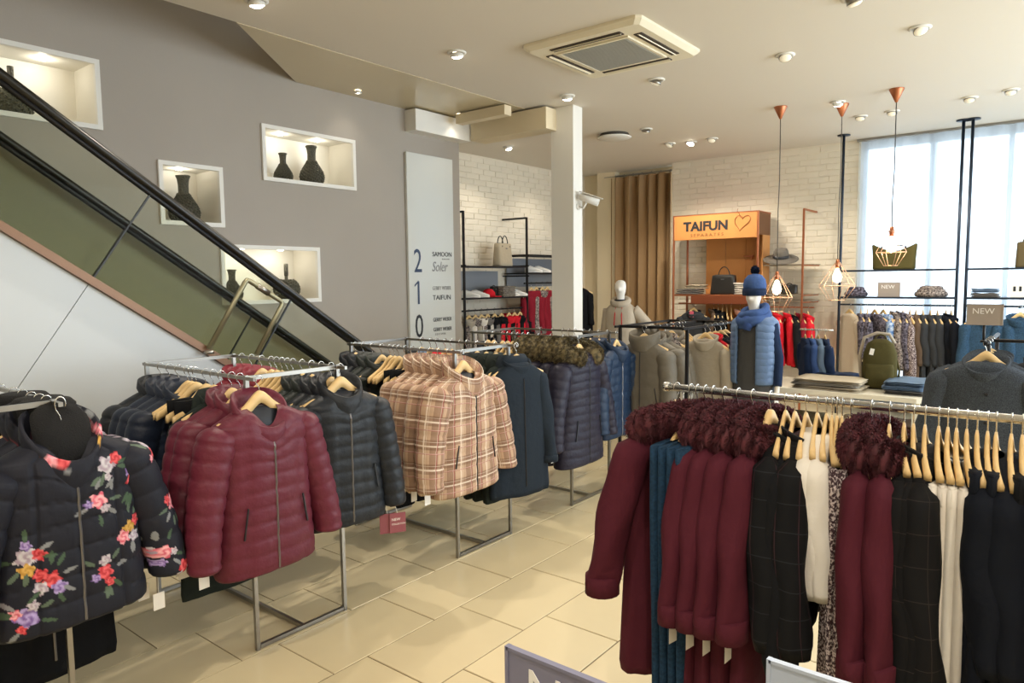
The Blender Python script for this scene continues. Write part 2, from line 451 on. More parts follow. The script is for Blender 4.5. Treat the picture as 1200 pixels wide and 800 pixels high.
# alcove brick wall (left rear), back brick wall, plain back wall behind the curtain
def bricks(parent, along, fixed, a0, a1, z0, z1, nrm, lim=300):
    """course by course; the largest in view as pieces, the rest joined"""
    bw, bh, dp = .25, .0745, .02
    protos = []
    for k in range(5):
        r = random.Random(k); m_ = MB().box((0, 0, 0), ((bw - .007, dp, bh - .006) if along == 'x' else (dp, bw - .007, bh - .006)), None, .004)
        m_.v = [(x + r.uniform(-.0015, .0015), y + r.uniform(-.003, .003), z + r.uniform(-.0025, .0025)) for x, y, z in m_.v]
        protos.append(m_.mesh('brick', M_brick))
    cand = []
    row = 0; z = z0 + bh / 2
    while z < z1 - .02:
        s = a0 + bw * (.5 if row % 2 else 0.0) + rnd.uniform(-.03, .03) - bw / 2
        while s < a1 - .02:
            c, d = max(s, a0), min(s + bw, a1)
            if d - c > .05: cand.append((z, (c + d) / 2, (d - c) / bw))
            s += bw
        z += bh; row += 1
    cand.sort(key=lambda q: -q[0])
    far = MB()
    for i, (z, c, sc) in enumerate(cand):
        dx = nrm * (dp / 2 - .0135 + rnd.uniform(-.004, .004))
        loc = (c, fixed + dx, z) if along == 'x' else (fixed + dx, c, z)
        if i < lim:
            o = link('brick', protos[i % 5], parent, loc)
            o.scale = (sc, 1, 1) if along == 'x' else (1, sc, 1)
        else:
            far.box(loc, ((bw * sc - .008, dp, bh - .006) if along == 'x' else (dp, bw * sc - .008, bh - .006)))
    if far.v:
        o = far.build('brick_field', M_brick, parent); o['kind'] = 'stuff'
wa = struct('wall_alcove', MB().box((-6.35, 7.7, 1.65), (.1, 4.3, 3.4)), M_mortar)
bricks(wa, 'y', -6.30, 5.6, 9.72, 0.0, ZC, 1)
wb = struct('wall_back', MB().box((-3.38, 9.65, 1.65), (2.48, .2, 3.4)), M_mortar)
bricks(wb, 'x', 9.55, -4.62, -2.14, 0.0, ZC, -1)
struct('wall_rear', MB().box((-5.5, 9.9, 1.65), (1.9, .1, 3.4)), M_cream)
struct('wall_right', MB().box((3.45, 2.0, 1.65), (.1, 10.4, 3.4)), M_cream)
struct('wall_front', MB().box((-1.0, -3.2, 2.6), (9, .1, 5.3)), M_cream)

# shop window behind sheer curtains
W0, W1 = -2.13, 3.4
fr = MB()
fr.box(((W0 + W1) / 2, 9.72, .2), (W1 - W0, .08, .4)); fr.box(((W0 + W1) / 2, 9.72, 3.25), (W1 - W0, .08, .1))
win = struct('window_1', fr, mat('window_frame_grey', '#8d949b', .4, .5))
for x in (-2.1, -1.38, -.62, .3, 1.4, 2.6, 3.36):
    MB().box((x, 9.72, 1.8), (.05, .08, 2.9)).build('window_mullion', MATS['window_frame_grey'], win)
MB().box(((W0 + W1) / 2, 9.72, 1.8), (W1 - W0, .012, 2.86)).build('window_pane', M_pane, win)
def curtain_mesh(x0, x1, y, z0, z1, amp, wl, phase=0):
    n = max(24, int((x1 - x0) / wl * 12)); rings = []
    for z, k in ((z1, .55), (z1 - .12, .8), (z1 - .7, 1), (z0, 1.15)):
        rings.append([(x0 + (x1 - x0) * i / n + k * amp * .35 * math.sin(i * 1.7 + phase), y + k * amp * math.sin(2 * PI * i / n * (x1 - x0) / wl + phase + .5 * math.sin(i * .23)), z) for i in range(n + 1)])
    return MB().loft(rings, closed=False)
for k, (a, b) in enumerate(((W0 + .02, -1.30), (-1.34, -.42), (-.46, 1.2), (1.1, 3.3))):
    o = curtain_mesh(a, b, 9.5 - .02 * (k % 2), .05, 3.27, .02, .17, k).build('sheer_curtain', MATS['sheer'])
    tag(o, ['white sheer curtain beside the brick wall, leftmost of the window', 'white sheer curtain behind the olive bag, second from the brick wall', 'white sheer curtain behind the blue shirts, third from the brick wall', 'white sheer curtain farthest right along the window'][k], 'curtain', 'sheer curtains along the window')
# ceiling curtain track over the window
tag(MB().box((.6, 9.48, 3.285), (5.5, .05, .025)).build('curtain_track', M_steel), 'slim grey curtain track on the ceiling above the sheer curtains', 'track')

# brown fitting-room curtain on its rail
ct = thing('fitting_room_curtain', 'brown pleated full-length curtain hanging beside the cream wall panel', 'curtain', (-5.3, 9.72, 0))
nn = 90; rings = []
for z, k in ((3.2, .7), (3.0, .9), (1.8, 1.05), (.03, 1.2)):
    rings.append([(-.42 + 1.03 * i / nn + .02 * math.sin(i * .9) * k, -.02 + .075 * k * math.sin(i / nn * 2 * PI * 5.6 + .7 * math.sin(i * .11)) + .018 * math.sin(i * .55), z) for i in range(nn + 1)])
MB().loft(rings, closed=False).build('curtain_cloth', cloth('curtain_brown', '#a08360', .8), ct)
rr = MB().tube([(-.55, 0, 3.225), (.66, 0, 3.225)], .012, 8); rr.build('curtain_rail', M_steel, ct)
for i in range(7):
    MB().tube([(-.36 + i * .155 + .016 * math.cos(a), .016 * math.sin(a) * .2, 3.222 + .022 * math.sin(a)) for a in [k * PI / 5 for k in range(10)]], .004, 5, True).build('curtain_ring', M_steel, ct)
struct('trim_3', MB().box((-5.82, 9.78, 1.64), (.32, .14, 3.32)), M_cream)   # cream door-side panel

# white pillar
struct('wall_pillar', MB().box((-3.93, 5.82, ZC / 2), (.26, .16, ZC), None, .006), M_white)

# ---------------------------------------------------------------- escalator
SL = .6896; TH = math.atan(SL); cs, sn = math.cos(TH), math.sin(TH)
def zd(y): return 1.94 - SL * (y - 1.187)
def P2(s, h, y0=1.584, z0=1.637):
    """point s metres down the slope from the reference joint, h metres above the deck line"""
    z0 = zd(y0)
    return (y0 + s * cs + h * sn, z0 - s * sn + h * cs)
esc = thing('escalator', 'escalator with tinted glass sides descending along the grey wall', 'escalator', (-4.6, 4.2, 0))
def eb(mb, name, m): 
    mb.v = [(x + 4.6, y - 4.2, z) for x, y, z in mb.v]
    return mb.build(name, m, esc)
SEND = (zd(1.584) - .13) / sn        # slope length to the landing
def clipz(poly, zmin=0.0):
    out = []
    for i in range(len(poly)):
        a, b = poly[i - 1], poly[i]
        if (a[1] >= zmin) != (b[1] >= zmin):
            t_ = (zmin - a[1]) / (b[1] - a[1]); out.append((a[0] + (b[0] - a[0]) * t_, zmin))
        if b[1] >= zmin: out.append(b)
    return out
def prism(poly, x0, x1):
    n = len(poly)
    return MB().add([(x0, y, z) for y, z in poly] + [(x1, y, z) for y, z in poly], [tuple(range(n - 1, -1, -1)), tuple(range(n, 2 * n))] + [(i, (i + 1) % n, n + (i + 1) % n, n + i) for i in range(n)])
GH = .60
for xs, joints, x_in in ((-4.17, (-3.3, -2.2, -1.1, 0.0, 1.1, SEND), -4.2), (-5.0, (-3.3, -2.2, -1.1 + .25, .25, 1.35, SEND), -4.97)):
    near = xs > -4.5
    for a, b in zip(joints, joints[1:]):
        if b - a < .15: continue
        eb(prism([P2(a + .003, .02), P2(b - .003, .02), P2(b - .003, GH), P2(a + .003, GH)], xs - .006, xs + .006), 'glass_panel', M_glass)
        eb(prism([P2(b - .004, .02), P2(b + .004, .02), P2(b + .004, GH), P2(b - .004, GH)], xs - .0075, xs + .0075), 'joint_seal', M_ink)
        if near:
            q = clipz([P2(a + .002, -.02), P2(b - .002, -.02), P2(b - .002 , -2.6), P2(a + .002, -2.6)])
            if len(q) > 2: eb(prism(q, xs - .03, xs - .005), 'cladding_panel', M_panel)
    # newel glass and landing cladding
    yl, zl = P2(SEND, 0)
    arc = [(yl + .45 + .32 * math.cos(t_), .47 + .36 * math.sin(t_)) for t_ in [PI / 2 - k * PI / 10 for k in range(11)]]
    eb(prism([(yl, .16), P2(SEND, GH)] + [(yl + .3, .86)] + arc + [(yl + .3, .13)], xs - .006, xs + .006), 'glass_panel', M_glass)
    if near: eb(prism(clipz([P2(SEND, -.02), (yl + .9, .11), (yl + .9, 0), (yl - 2.0, 0), P2(SEND, -2.6)]) if False else [(yl + .02, .1), (yl + .9, .1), (yl + .9, .001), (yl - .1, .001)], xs - .03, xs - .005), 'cladding_panel', M_panel)
    # handrail: slope, easing, newel turn
    pts = [(xs, *P2(s, .637)) for s in [-3.3 + k * .3 for k in range(int((SEND + 3.3) / .3) + 1)]]
    pts += [(xs, yl + .28, .955), (xs, yl + .5, .9)] + [(xs, yl + .5 + .36 * math.cos(t_), .5 + .4 * math.sin(t_)) for t_ in [PI / 2 - k * PI / 8 for k in range(1, 9)]]
    h = MB().tube(pts, .027, 10); eb(h, 'handrail', M_rubber)
    # handrail guide in steel
    g_ = MB(); g_.tube([(xs, *P2(s, .603)) for s in (-3.3, SEND)], .016, 6); eb(g_, 'handrail_guide', M_black)
    # deck strip: copper on the near side
    d_ = MB(); q = [P2(-3.3, -.02), P2(SEND, -.02), P2(SEND, .022), P2(-3.3, .022)]
    eb(prism(q, xs - .05, xs + .03), 'deck_strip', mat('deck_copper', '#7a5c46', .4, .4) if near else M_steel)
    sk = prism([P2(-3.3, -.30), P2(SEND, -.30), P2(SEND, -.02), P2(-3.3, -.02)], x_in - (.03 if near else -.0), x_in + (.0 if near else .03)); eb(sk, 'skirt_panel', M_steel)
M_step = mat('step_metal', '#6b6a66', .4, .8)
yl, zl = P2(SEND, 0)
for k in range(16):
    y = yl + .2 - .4 * k; z = -.02 + .2758 * k
    st = MB().box((-4.585, y - .2, z - .1), (.72, .42, .22))
    for r_ in range(9): st.box((-4.905 + r_ * .08, y - .2, z + .014), (.03, .40, .012))
    if z > .02: eb(st, 'escalator_step', M_step)
eb(MB().box((-4.585, yl + .9, .006), (.9, 1.3, .012)), 'landing_plate', M_steel)
# brass guard hoop standing on the near deck
hp = MB()
A_, B_, C_, D_ = (-4.115, 2.2, 1.25), (-4.115, 2.472, 1.667), (-4.115, 2.726, 1.513), (-4.115, 2.52, 1.19)
gh = thing('guard_hoop', 'bent brass guard hoop fixed over the escalator deck in front of the glass', 'guard rail', (-4.115, 2.36, 1.2))
def rel(mb, o):
    L = o.location; mb.v = [(x - L.x, y - L.y, z - L.z) for x, y, z in mb.v]; return mb
rel(MB().tube([A_, (-4.115, 2.46, 1.652), (-4.115, 2.475, 1.667), (-4.115, 2.492, 1.66), (-4.115, 2.712, 1.527), (-4.115, 2.722, 1.512), (-4.115, 2.716, 1.494), D_], .016, 10), gh).build('hoop_tube', M_brass, gh)
rel(MB().tube([(-4.115, 2.545, 1.628), (-4.115, 2.625, 1.579)], .02, 10), gh).build('joint_sleeve', M_steel, gh)
for q in (A_, D_): rel(MB().lathe([(0, -.02), (.03, -.02), (.03, .0), (0, .0)], 14, (q[0], q[1], q[2] - .01)), gh).build('foot_flange', M_steel, gh)

# ================================================================ garments (built once per cut, meshes shared by the copies)
def sgnpow(v, e): return math.copysign(abs(v) ** e, v)
def cl(v, a=0.0, b=1.0): return max(a, min(b, v))

def torso(L, sw, hw, d, top=-.105, sh=.068, neck=.07, pitch=0.0, amp=.0, seg=48, vseam=(), waist=0.0, gap=0.0, fold=0.0, flare=.0, rowsp=None, zipgroove=True, asym=0.0, kf=5, vdrop=0.0):
    H = L + top
    if pitch: nr = max(30, int(H / pitch * 7))
    else: nr = rowsp or 22
    rings = []; front = []
    for i in range(nr + 1):
        s = H * i / nr
        t_ = cl(s / sh)
        a = neck + (sw - neck) * (t_ ** .85)
        u = cl((s - sh) / max(.01, H - sh))
        if t_ >= 1: a = sw + (hw - sw) * u - waist * math.sin(PI * cl(u * 1.15))
        b = .045 + (d - .045) * cl((s + .02) / (sh + .06)) ** .7
        b = b * (1 + flare * u)
        if i == nr: a *= .97; b *= .9
        ring = []
        N_ = seg if not gap else seg + 1
        for j in range(N_):
            th = (2 * PI * j / seg) if not gap else gap + (2 * PI - 2 * gap) * j / seg
            c_, s_ = math.cos(th), math.sin(th)
            x = b * sgnpow(c_, .8); y = a * sgnpow(s_, .8)
            k = 0.0
            if pitch and s > sh * .4:
                ph = s - sh * .4 + .006 * math.sin(3.1 * th + i * .05) + .004 * math.sin(7 * y * 20)
                k = amp * (abs(math.sin(PI * ph / pitch)) ** .28 - .68)
                for f in vseam:
                    k -= amp * .8 * math.exp(-((abs(y) / a - f) / .035) ** 2)
                if zipgroove and c_ > 0: k -= amp * .6 * math.exp(-(y / .012) ** 2)
            if fold and u > 0: k += fold * u * (math.sin(kf * th + 1.3) * .6 + math.sin(2 * kf * th + .4 + 2 * u) * .4)
            ln = math.hypot(c_ / max(b, .02), s_ / a); nx, ny = c_ / max(b, .02) / ln, s_ / a / ln
            vz = vdrop * max(0, c_) ** .5 * math.exp(-(y / .06) ** 2) * (1 - cl(s / .26)) if vdrop and c_ > 0 else 0
            ring.append((x + nx * k, y + ny * k + asym * u, top - s - vz))
        rings.append(ring); front.append(Vector(ring[0]))
    m = MB().loft(rings, closed=not gap, cap0=not gap and not vdrop, cap1=not gap, uv=True)
    return m, front

def sleeve(side, y0, z0, sl, r0, r1, splay, d, pitch=0.0, amp=0.0, seg=20, fx=.04, cuff=True, fold=0.0):
    nr = int(sl / pitch * 7) if pitch else 16
    rings = []
    for i in range(nr + 1):
        t_ = i / nr
        c_ = Vector((fx * t_ * t_, side * (y0 + splay * (1 - (1 - t_) ** 1.6)), z0 - sl * t_))
        sl_ = splay * 1.6 * (1 - t_) ** .6 / sl
        r = r0 + (r1 - r0) * t_
        if t_ < .12: r *= math.sqrt(max(.02, 1 - (1 - t_ / .12) ** 2)) * .9 + .1
        k = amp * (abs(math.sin(PI * (t_ * sl) / pitch)) ** .28 - .68) if pitch else 0.0
        if i == nr: r *= .9
        rx = min(r, d * 1.15)
        ring = []
        for j in range(seg):
            th = 2 * PI * j / seg
            f = 1 + (fold * (math.sin(3 * th + 9 * t_ + side) + .6 * math.sin(2 * th - 14 * t_)) * (.4 + t_) if fold else 0)
            ring.append((c_.x + (rx + k) * f * math.cos(th), c_.y + (r + k) * f * math.sin(th) * (1 / math.sqrt(1 + sl_ * sl_)), c_.z + side * math.sin(th) * r * sl_ * .7))
        rings.append(ring)
    if cuff:
        e = rings[-1]; c_ = sum((Vector(p) for p in e), Vector()) / seg
        rings.append([tuple(c_ + (Vector(p) - c_) * .8 + Vector((0, 0, .012))) for p in e])
    return MB().loft(rings, True, True, True, uv=True)

def collar(top, a, b, h, drop, flare=.15, puff=.012, gap=.0, seg=28):
    """stand collar: outer and inner wall, lower in front"""
    rings = []
    for (k, hh) in ((1.05, -.02), (1.05 + flare * .5, h * .5), (1 + flare, h), (.9 + flare, h + .004), (.84 + flare * .5, h * .5), (.8, -.03)):
        ring = []
        n = seg if not gap else seg + 1
        for j in range(n):
            th = 2 * PI * j / seg if not gap else gap + (2 * PI - 2 * gap) * j / seg
            c_ = math.cos(th); fd = ((1 + c_) / 2) ** 1.6
            pz = puff if k > 1.05 and hh > 0 and hh < h else 0
            ring.append(((b * k + pz) * c_ - .01 + fd * .02, (a * k + pz) * math.sin(th), top + hh - drop * fd))
        rings.append(ring)
    return MB().loft(rings, closed=not gap, cap0=False, cap1=False, uv=True)

def zipper(front, w_=.0045, off=.003, z0=0, step=3):
    f = front[z0::step]
    m = MB()
    rings = [[(p.x + off, p.y - w_, p.z), (p.x + off + .003, p.y, p.z), (p.x + off, p.y + w_, p.z), (p.x - .004, p.y, p.z)] for p in f]
    return m.loft(rings, smooth=False)

def fur_ring(pts, r, n, ln=.032, seed=1, closed=False, droop=.3, wd=.0022):
    """a tube carrying n thin hairs"""
    rg = random.Random(seed)
    m = MB(); m.tube(pts, r * .86, 10, closed)
    P = [Vector(p) for p in pts]
    V = []; Fc = []
    for i in range(n):
        k = rg.random() * (len(P) - (0 if closed else 1)); a = int(k); f = k - a
        A, B = P[a % len(P)], P[(a + 1) % len(P)]
        t_ = (B - A).normalized(); c = A.lerp(B, f)
        up = Vector((0, 0, 1)) if abs(t_.z) < .9 else Vector((1, 0, 0))
        e1 = (up - t_ * up.dot(t_)).normalized(); e2 = t_.cross(e1)
        an = rg.random() * 2 * PI
        rr_ = r if not isinstance(r, list) else r[a]
        nr = e1 * math.cos(an) + e2 * math.sin(an)
        q = c + nr * rr_ * .82
        dr = (nr * .5 + t_ * rg.uniform(-.55, .55) + e1.cross(nr) * rg.uniform(-.5, .5) + Vector((rg.uniform(-.3, .3), rg.uniform(-.3, .3), -droop))).normalized()
        l = ln * rg.uniform(.5, 1.2); w_ = dr.cross(nr)
        if w_.length < 1e-3: w_ = t_
        w_ = w_.normalized() * wd
        o = len(V)
        V += [q - w_, q + w_, q + dr * l * .6 + w_ * .5 + nr * .003, q + dr * l - Vector((0, 0, .004))]
        Fc += [(o, o + 1, o + 2), (o, o + 2, o + 3)]
    m.add(V, Fc, True)
    return m
for nm, c1, c2 in (('maroon_fur', '#3a131b', '#5a242d'), ('brown_fur', '#2e281c', '#7a6c4a'), ('dark_fur', '#2b2620', '#665a48'), ('black_fur', '#101012', '#2c2b2c')):
    mat(nm, c1, .8, col2=c2, vscale=35)

def price_tag(y, z, x=.0, w_=.044, h=.066):
    return MB().box((x, y, z - .05 - h / 2), (.0015, w_, h))
def add_tag(lst, y, z, off=None):
    lst.append(('price_tag', price_tag(y, z), M_tagpaper, 0))
    lst.append(('tag_string', MB().tube([(0, y, z + .02), (0, y, z - .05)], .0012, 4), M_tagpaper, off or len(lst)))
    return lst

CUTS = {}
def parts(key, *lst): CUTS[key] = [(nm, (mb if isinstance(mb, bpy.types.Mesh) else mb.mesh(nm, m)), m is None, sub) for nm, mb, m, sub in lst]

def liner(vd):
    m = MB().lathe([(.072, -.14), (.075, -.115), (.04, -.112), (0, -.112)], 20)
    m.v = [(x * (.75 if x > 0 else .8), y, z - vd * .75 * max(0, x / .07)) for x, y, z in m.v]
    return m
def make_puffer(key, L=.80, sw=.215, hw=.235, d=.10, pitch=.066, amp=.010, sl=.56, splay=.12, r0=.085, r1=.062, vs=(.5,), waist=.012, fur=None, collar_kw=None, zipm='zip', tag_=True, seg=56, vdrop=0.0, extra=()):
    t, fr = torso(L, sw, hw, d, pitch=pitch, amp=amp, seg=seg, vseam=vs, waist=waist, vdrop=vdrop)
    a = sleeve(1, sw - .03, -.17, sl, r0, r1, splay, d * .95, pitch, amp); b = sleeve(-1, sw - .03, -.17, sl, r0, r1, splay, d * .95, pitch, amp)
    ck = dict(top=-.115, a=.088, b=.062, h=.065, drop=.085, flare=.25); ck.update(collar_kw or {})
    lst = [('body', t, None, 0), ('sleeve', a, None, 0), ('sleeve', b, None, 0), ('collar', collar(**ck), None, 0),
           ('lining', liner(vdrop), M_lining, 0)]
    if zipm:
        z0_ = int(len(fr) * .1); lst.append(('zip', zipper(fr, z0=z0_), M_zip if zipm == 'zip' else M_darkzip, 0))
        p_ = fr[z0_]; lst.append(('zip_pull', MB().box((p_.x + .007, 0, p_.z - .02), (.003, .009, .035), None, .001), M_zip, len(lst)))
    k = int(len(fr) * .5)
    for s_ in (-1, 1):
        lst.append(('pocket_zip', MB().bar((d * .93, s_ * sw * .62, -L * .63), (d * .90, s_ * sw * .72, -L * .79), .006, .006), M_darkzip, 0))
    if fur:
        pts = [(-.03 + .075 * math.cos(q) * 1.25 + .02, .155 * math.sin(q), -.14 + .055 * (1 - math.cos(q)) / 2 * 1.4) for q in [.45 + (2 * PI - .9) * i / 20 for i in range(21)]]
        lst.append(('fur_trim', fur_ring(pts, .072, 8000, ln=.024, seed=3, wd=.0015), MATS[fur], 0))
        hd = MB().loft([[(-.085 + .07 * math.cos(q) * r_, .125 * math.sin(q) * r_, -.30 + hz) for q in [2 * PI * i / 16 for i in range(16)]] for r_, hz in ((.3, 0), (.8, .04), (1, .12), (.95, .2), (.7, .25))])
        lst.append(('hood', hd, None, 0))
    if tag_: add_tag(lst, -sw - splay * .6, -.17 - sl + .03)
    lst += list(extra)
    parts(key, *lst)

def make_plain(key, L=.75, sw=.20, hw=.21, d=.05, sl=.55, splay=.05, r0=.065, r1=.05, fold=.008, fur=None, coll=True, hem=0.0, tag_=True, buttons=0, cuff=0.0, hooded=False, zipm=None, ckw=None, seg=40, flare=.1, kf=5):
    t, fr = torso(L, sw, hw, d, seg=seg, fold=fold, flare=flare, rowsp=26, kf=kf)
    lst = [('body', t, None, 0)]
    for s_ in (1, -1):
        lst.append(('sleeve', sleeve(s_, sw - .025, -.165, sl, r0, r1, splay, d * 1.1 if d > .045 else .045, fold=.09), None, 0))
        if cuff:
            y = s_ * (sw - .025 + splay); z = -.165 - sl + cuff
            rx = min(r1 * 1.1, d * 1.3)
            lst.append(('cuff', MB().loft([[(.035 + rx * k * math.cos(q), y + r1 * k * math.sin(q), z + zz) for q in [2 * PI * i / 16 for i in range(16)]] for k, zz in ((1.0, .01), (1.09, .008), (1.10, -cuff - .004), (.98, -cuff - .006), (.8, -cuff + .01))]), None, 0))
    if coll:
        ck = dict(top=-.115, a=.082, b=.05, h=.045, drop=.06, flare=.3, puff=.004); ck.update(ckw or {})
        lst.append(('collar', collar(**ck), None, 0))
    if zipm: lst.append(('zip', zipper(fr, z0=3), M_zip if zipm == 'zip' else M_darkzip, 0))
    if buttons:
        bt = MB()
        for i in range(buttons):
            z = -.28 - i * (L - .36) / buttons; bt.box((d * 1.06, .02, z), (.008, .018, .018), None, .004)
        lst.append(('button', bt, M_darkzip, 0))
    if fur:
        pts = [(-.01 + .062 * math.cos(q), .15 * math.sin(q), -.15 + .05 * (1 - math.cos(q)) / 2) for q in [.35 + (2 * PI - .7) * i / 20 for i in range(21)]]
        lst.append(('fur_trim', fur_ring(pts, .068, 14000, ln=.021, seed=5, wd=.0011), MATS[fur], 0))
        hd = MB().loft([[(-.05 + .06 * math.cos(q) * r_, .13 * math.sin(q) * r_, -.32 + hz) for q in [2 * PI * i / 16 for i in range(16)]] for r_, hz in ((.3, 0), (.8, .04), (1, .12), (.95, .2), (.7, .25))])
        lst.append(('hood', hd, None, 0))
    if hooded:
        hd = MB().loft([[(-.045 + .075 * math.cos(q) * r_, .125 * math.sin(q) * r_, -.27 + hz) for q in [2 * PI * i / 16 for i in range(16)]] for r_, hz in ((.3, 0), (.8, .03), (1.05, .1), (1, .17), (.75, .21), (.4, .2))])
        lst.append(('hood', hd, None, 0))
    if tag_: add_tag(lst, -sw - splay * .6, -.165 - sl + .02)
    parts(key, *lst)

def make_trousers(key, L=1.0, wd=.19, d=.03, top=-.13):
    m1 = []
    lst = []
    for s_ in (-1, 1):
        rings = []
        for i in range(19):
            u = i / 18; z = top - (L + top) * u
            hw = (wd / 2) * (1 - .18 * u); cy = s_ * (wd / 2 - .004) * (1 - .05 * u)
            rings.append([(d * (.75 + .25 * math.sin(PI * cl(u * 1.4))) * math.cos(q) * (1 + .12 * math.sin(6 * u + 3 * q)), cy + hw * math.sin(q), z) for q in [2 * PI * k / 16 for k in range(16)]])
        lst.append(('leg', MB().loft(rings, uv=True), None, 0))
    wb_ = MB().loft([[(d * k * math.cos(q), (wd - .004) * math.sin(q), z) for q in [2 * PI * j / 24 for j in range(24)]] for k, z in ((.75, top + .005), (.8, top), (.8, top - .045), (.72, top - .05))])
    lst.append(('waistband', wb_, None, 0))
    parts(key, *lst)

def make_skirt(key, L=.9, wd=.17, d=.035, top=-.14, fold=.012, hw=.2):
    rings = []
    for i in range(19):
        u = i / 18
        a = wd + (hw - wd) * u; z = top - (L + top) * u
        rings.append([((d + fold * u * math.sin(5 * q + 2 * u)) * sgnpow(math.cos(q), .8), (a + fold * .5 * math.sin(7 * q)) * sgnpow(math.sin(q), .8), z) for q in [2 * PI * k / 36 for k in range(36)]])
    parts(key, ('panel', MB().loft(rings, uv=True), None, 0), ('waistband', MB().loft([[(d * .95 * math.cos(q), (wd + .003) * math.sin(q), z) for q in [2 * PI * j / 24 for j in range(24)]] for z in (top + .012, top - .028)]), None, 0))

# --- cuts
make_puffer('puffer_front', vs=(.62,), L=.81, vdrop=.085, collar_kw=dict(drop=.15, a=.098, b=.07, h=.07))
make_puffer('puffer', d=.055, amp=.008, seg=40, tag_=True)
make_puffer('puffer_dark_front', L=.77, sw=.205, hw=.225, d=.09, pitch=.062, amp=.010, vs=(.3, .72), splay=.09, waist=.02, vdrop=.04, collar_kw=dict(h=.085, drop=.11))
make_puffer('puffer_dark', L=.77, sw=.205, hw=.225, d=.05, pitch=.062, amp=.007, vs=(.3, .72), splay=.07, seg=40)
make_puffer('puffer_plaid_front', L=.80, sw=.24, hw=.27, d=.10, pitch=.085, amp=.010, vs=(), splay=.12, r0=.1, r1=.075, waist=0, zipm='dark', vdrop=.05, collar_kw=dict(h=.09, a=.108, b=.078, drop=.12))
make_puffer('puffer_plaid', L=.80, sw=.24, hw=.27, d=.05, pitch=.085, amp=.008, vs=(), splay=.12, r0=.1, r1=.075, waist=0, zipm='dark', seg=40, collar_kw=dict(h=.085, a=.1, b=.06, drop=.07))
make_puffer('puffer_long_front', L=.90, sw=.23, hw=.275, d=.095, pitch=.058, amp=.008, vs=(.55,), splay=.16, sl=.58, waist=.026, fur='brown_fur', zipm='dark')
make_puffer('puffer_long', L=.90, sw=.21, hw=.235, d=.055, pitch=.058, amp=.006, vs=(.55,), splay=.12, sl=.58, waist=.022, fur='brown_fur', seg=40)
make_puffer('puffer_grey_front', L=.74, sw=.2, hw=.22, d=.085, pitch=.11, amp=.008, vs=(), splay=.05, sl=.54, zipm='dark', waist=0, collar_kw=dict(h=.10, a=.10, b=.08, drop=.05))
make_plain('parka', L=1.03, sw=.2, hw=.235, d=.062, sl=.555, splay=.13, r0=.078, r1=.058, fold=.01, fur='maroon_fur', cuff=.055, flare=.25)
make_plain('long_coat', L=.98, sw=.2, hw=.24, d=.05, sl=.6, splay=.05, r0=.07, r1=.05, fold=.01, hooded=True, zipm='zip', cuff=0.03)
make_plain('long_coat_front', L=.95, sw=.19, hw=.235, d=.075, sl=.6, splay=.07, r0=.07, r1=.052, fold=.012, hooded=True, zipm='dark', cuff=0.03)
make_plain('blazer', L=.74, sw=.195, hw=.205, d=.042, sl=.57, splay=.10, fold=.008, buttons=2, ckw=dict(h=.03), tag_=False)
make_plain('cardigan', L=.72, sw=.19, hw=.2, d=.03, sl=.56, splay=.03, r0=.055, r1=.042, fold=.006, tag_=False)
make_plain('wool_coat', L=1.0, sw=.22, hw=.27, d=.09, sl=.6, splay=.1, r0=.08, r1=.062, fold=.012, buttons=4, cuff=0, ckw=dict(h=.05, drop=.1, a=.09, b=.07), tag_=False)
make_plain('blouse', L=.58, sw=.18, hw=.2, d=.026, sl=.46, splay=.02, r0=.055, r1=.05, fold=.012, coll=False, tag_=False)
make_plain('dress', L=1.02, sw=.18, hw=.22, d=.035, sl=.5, splay=.02, r0=.055, r1=.045, fold=.014, coll=False, tag_=False)
make_plain('blazer_wide', L=.78, sw=.2, hw=.215, d=.04, sl=.6, splay=.09, r0=.07, r1=.056, fold=.006, buttons=2, ckw=dict(h=.03), tag_=False)
make_trousers('trousers')
make_trousers('trousers_long', L=1.15, d=.028, top=-.18)
make_skirt('tweed_skirt', L=1.0, top=-.18)

# the flower-print puffer: print painted per vertex at fixed places of the cloth
FL = []
fr_ = random.Random(21)
def noise2(x, y): return math.sin(x * 12.9 + y * 7.3) * .5 + math.sin(x * 31.1 - y * 23.7 + 1.7) * .3 + math.sin(x * 67 + y * 59) * .2
FCOL = {'red': ((.42, .02, .03), (.75, .13, .14)), 'white': ((.58, .55, .58), (.36, .28, .35)), 'pink': ((.62, .10, .16), (.85, .45, .48)), 'violet': ((.16, .09, .28), (.42, .33, .6)), 'mustard': ((.42, .22, .04), (.62, .38, .1))}
LEAF = ((.10, .14, .10), (.22, .23, .24), (.06, .1, .06))
def cluster(u, v, k=1.0):
    n = fr_.choice((3, 4, 4)); a0 = fr_.uniform(0, 6.3)
    kinds = ['red', 'white', 'pink', 'violet', 'white', 'red']; fr_.shuffle(kinds)
    out = []
    for i in range(n):
        r = fr_.uniform(.02, .034) * k; q = a0 + i * 2 * PI / n + fr_.uniform(-.3, .3); dd = .034 * k if i else .0
        out.append((u + dd * math.cos(q), v + dd * 1.25 * math.sin(q), r * (1.15 if i == 0 else .8), kinds[i] if fr_.random() > .12 else 'mustard', fr_.uniform(0, 6)))
    for i in range(6):
        q = fr_.uniform(0, 6.3); out.append((u + .062 * k * math.cos(q), v + .075 * k * math.sin(q), .022 * k, 'leaf%d' % fr_.randrange(3), q))
    return out
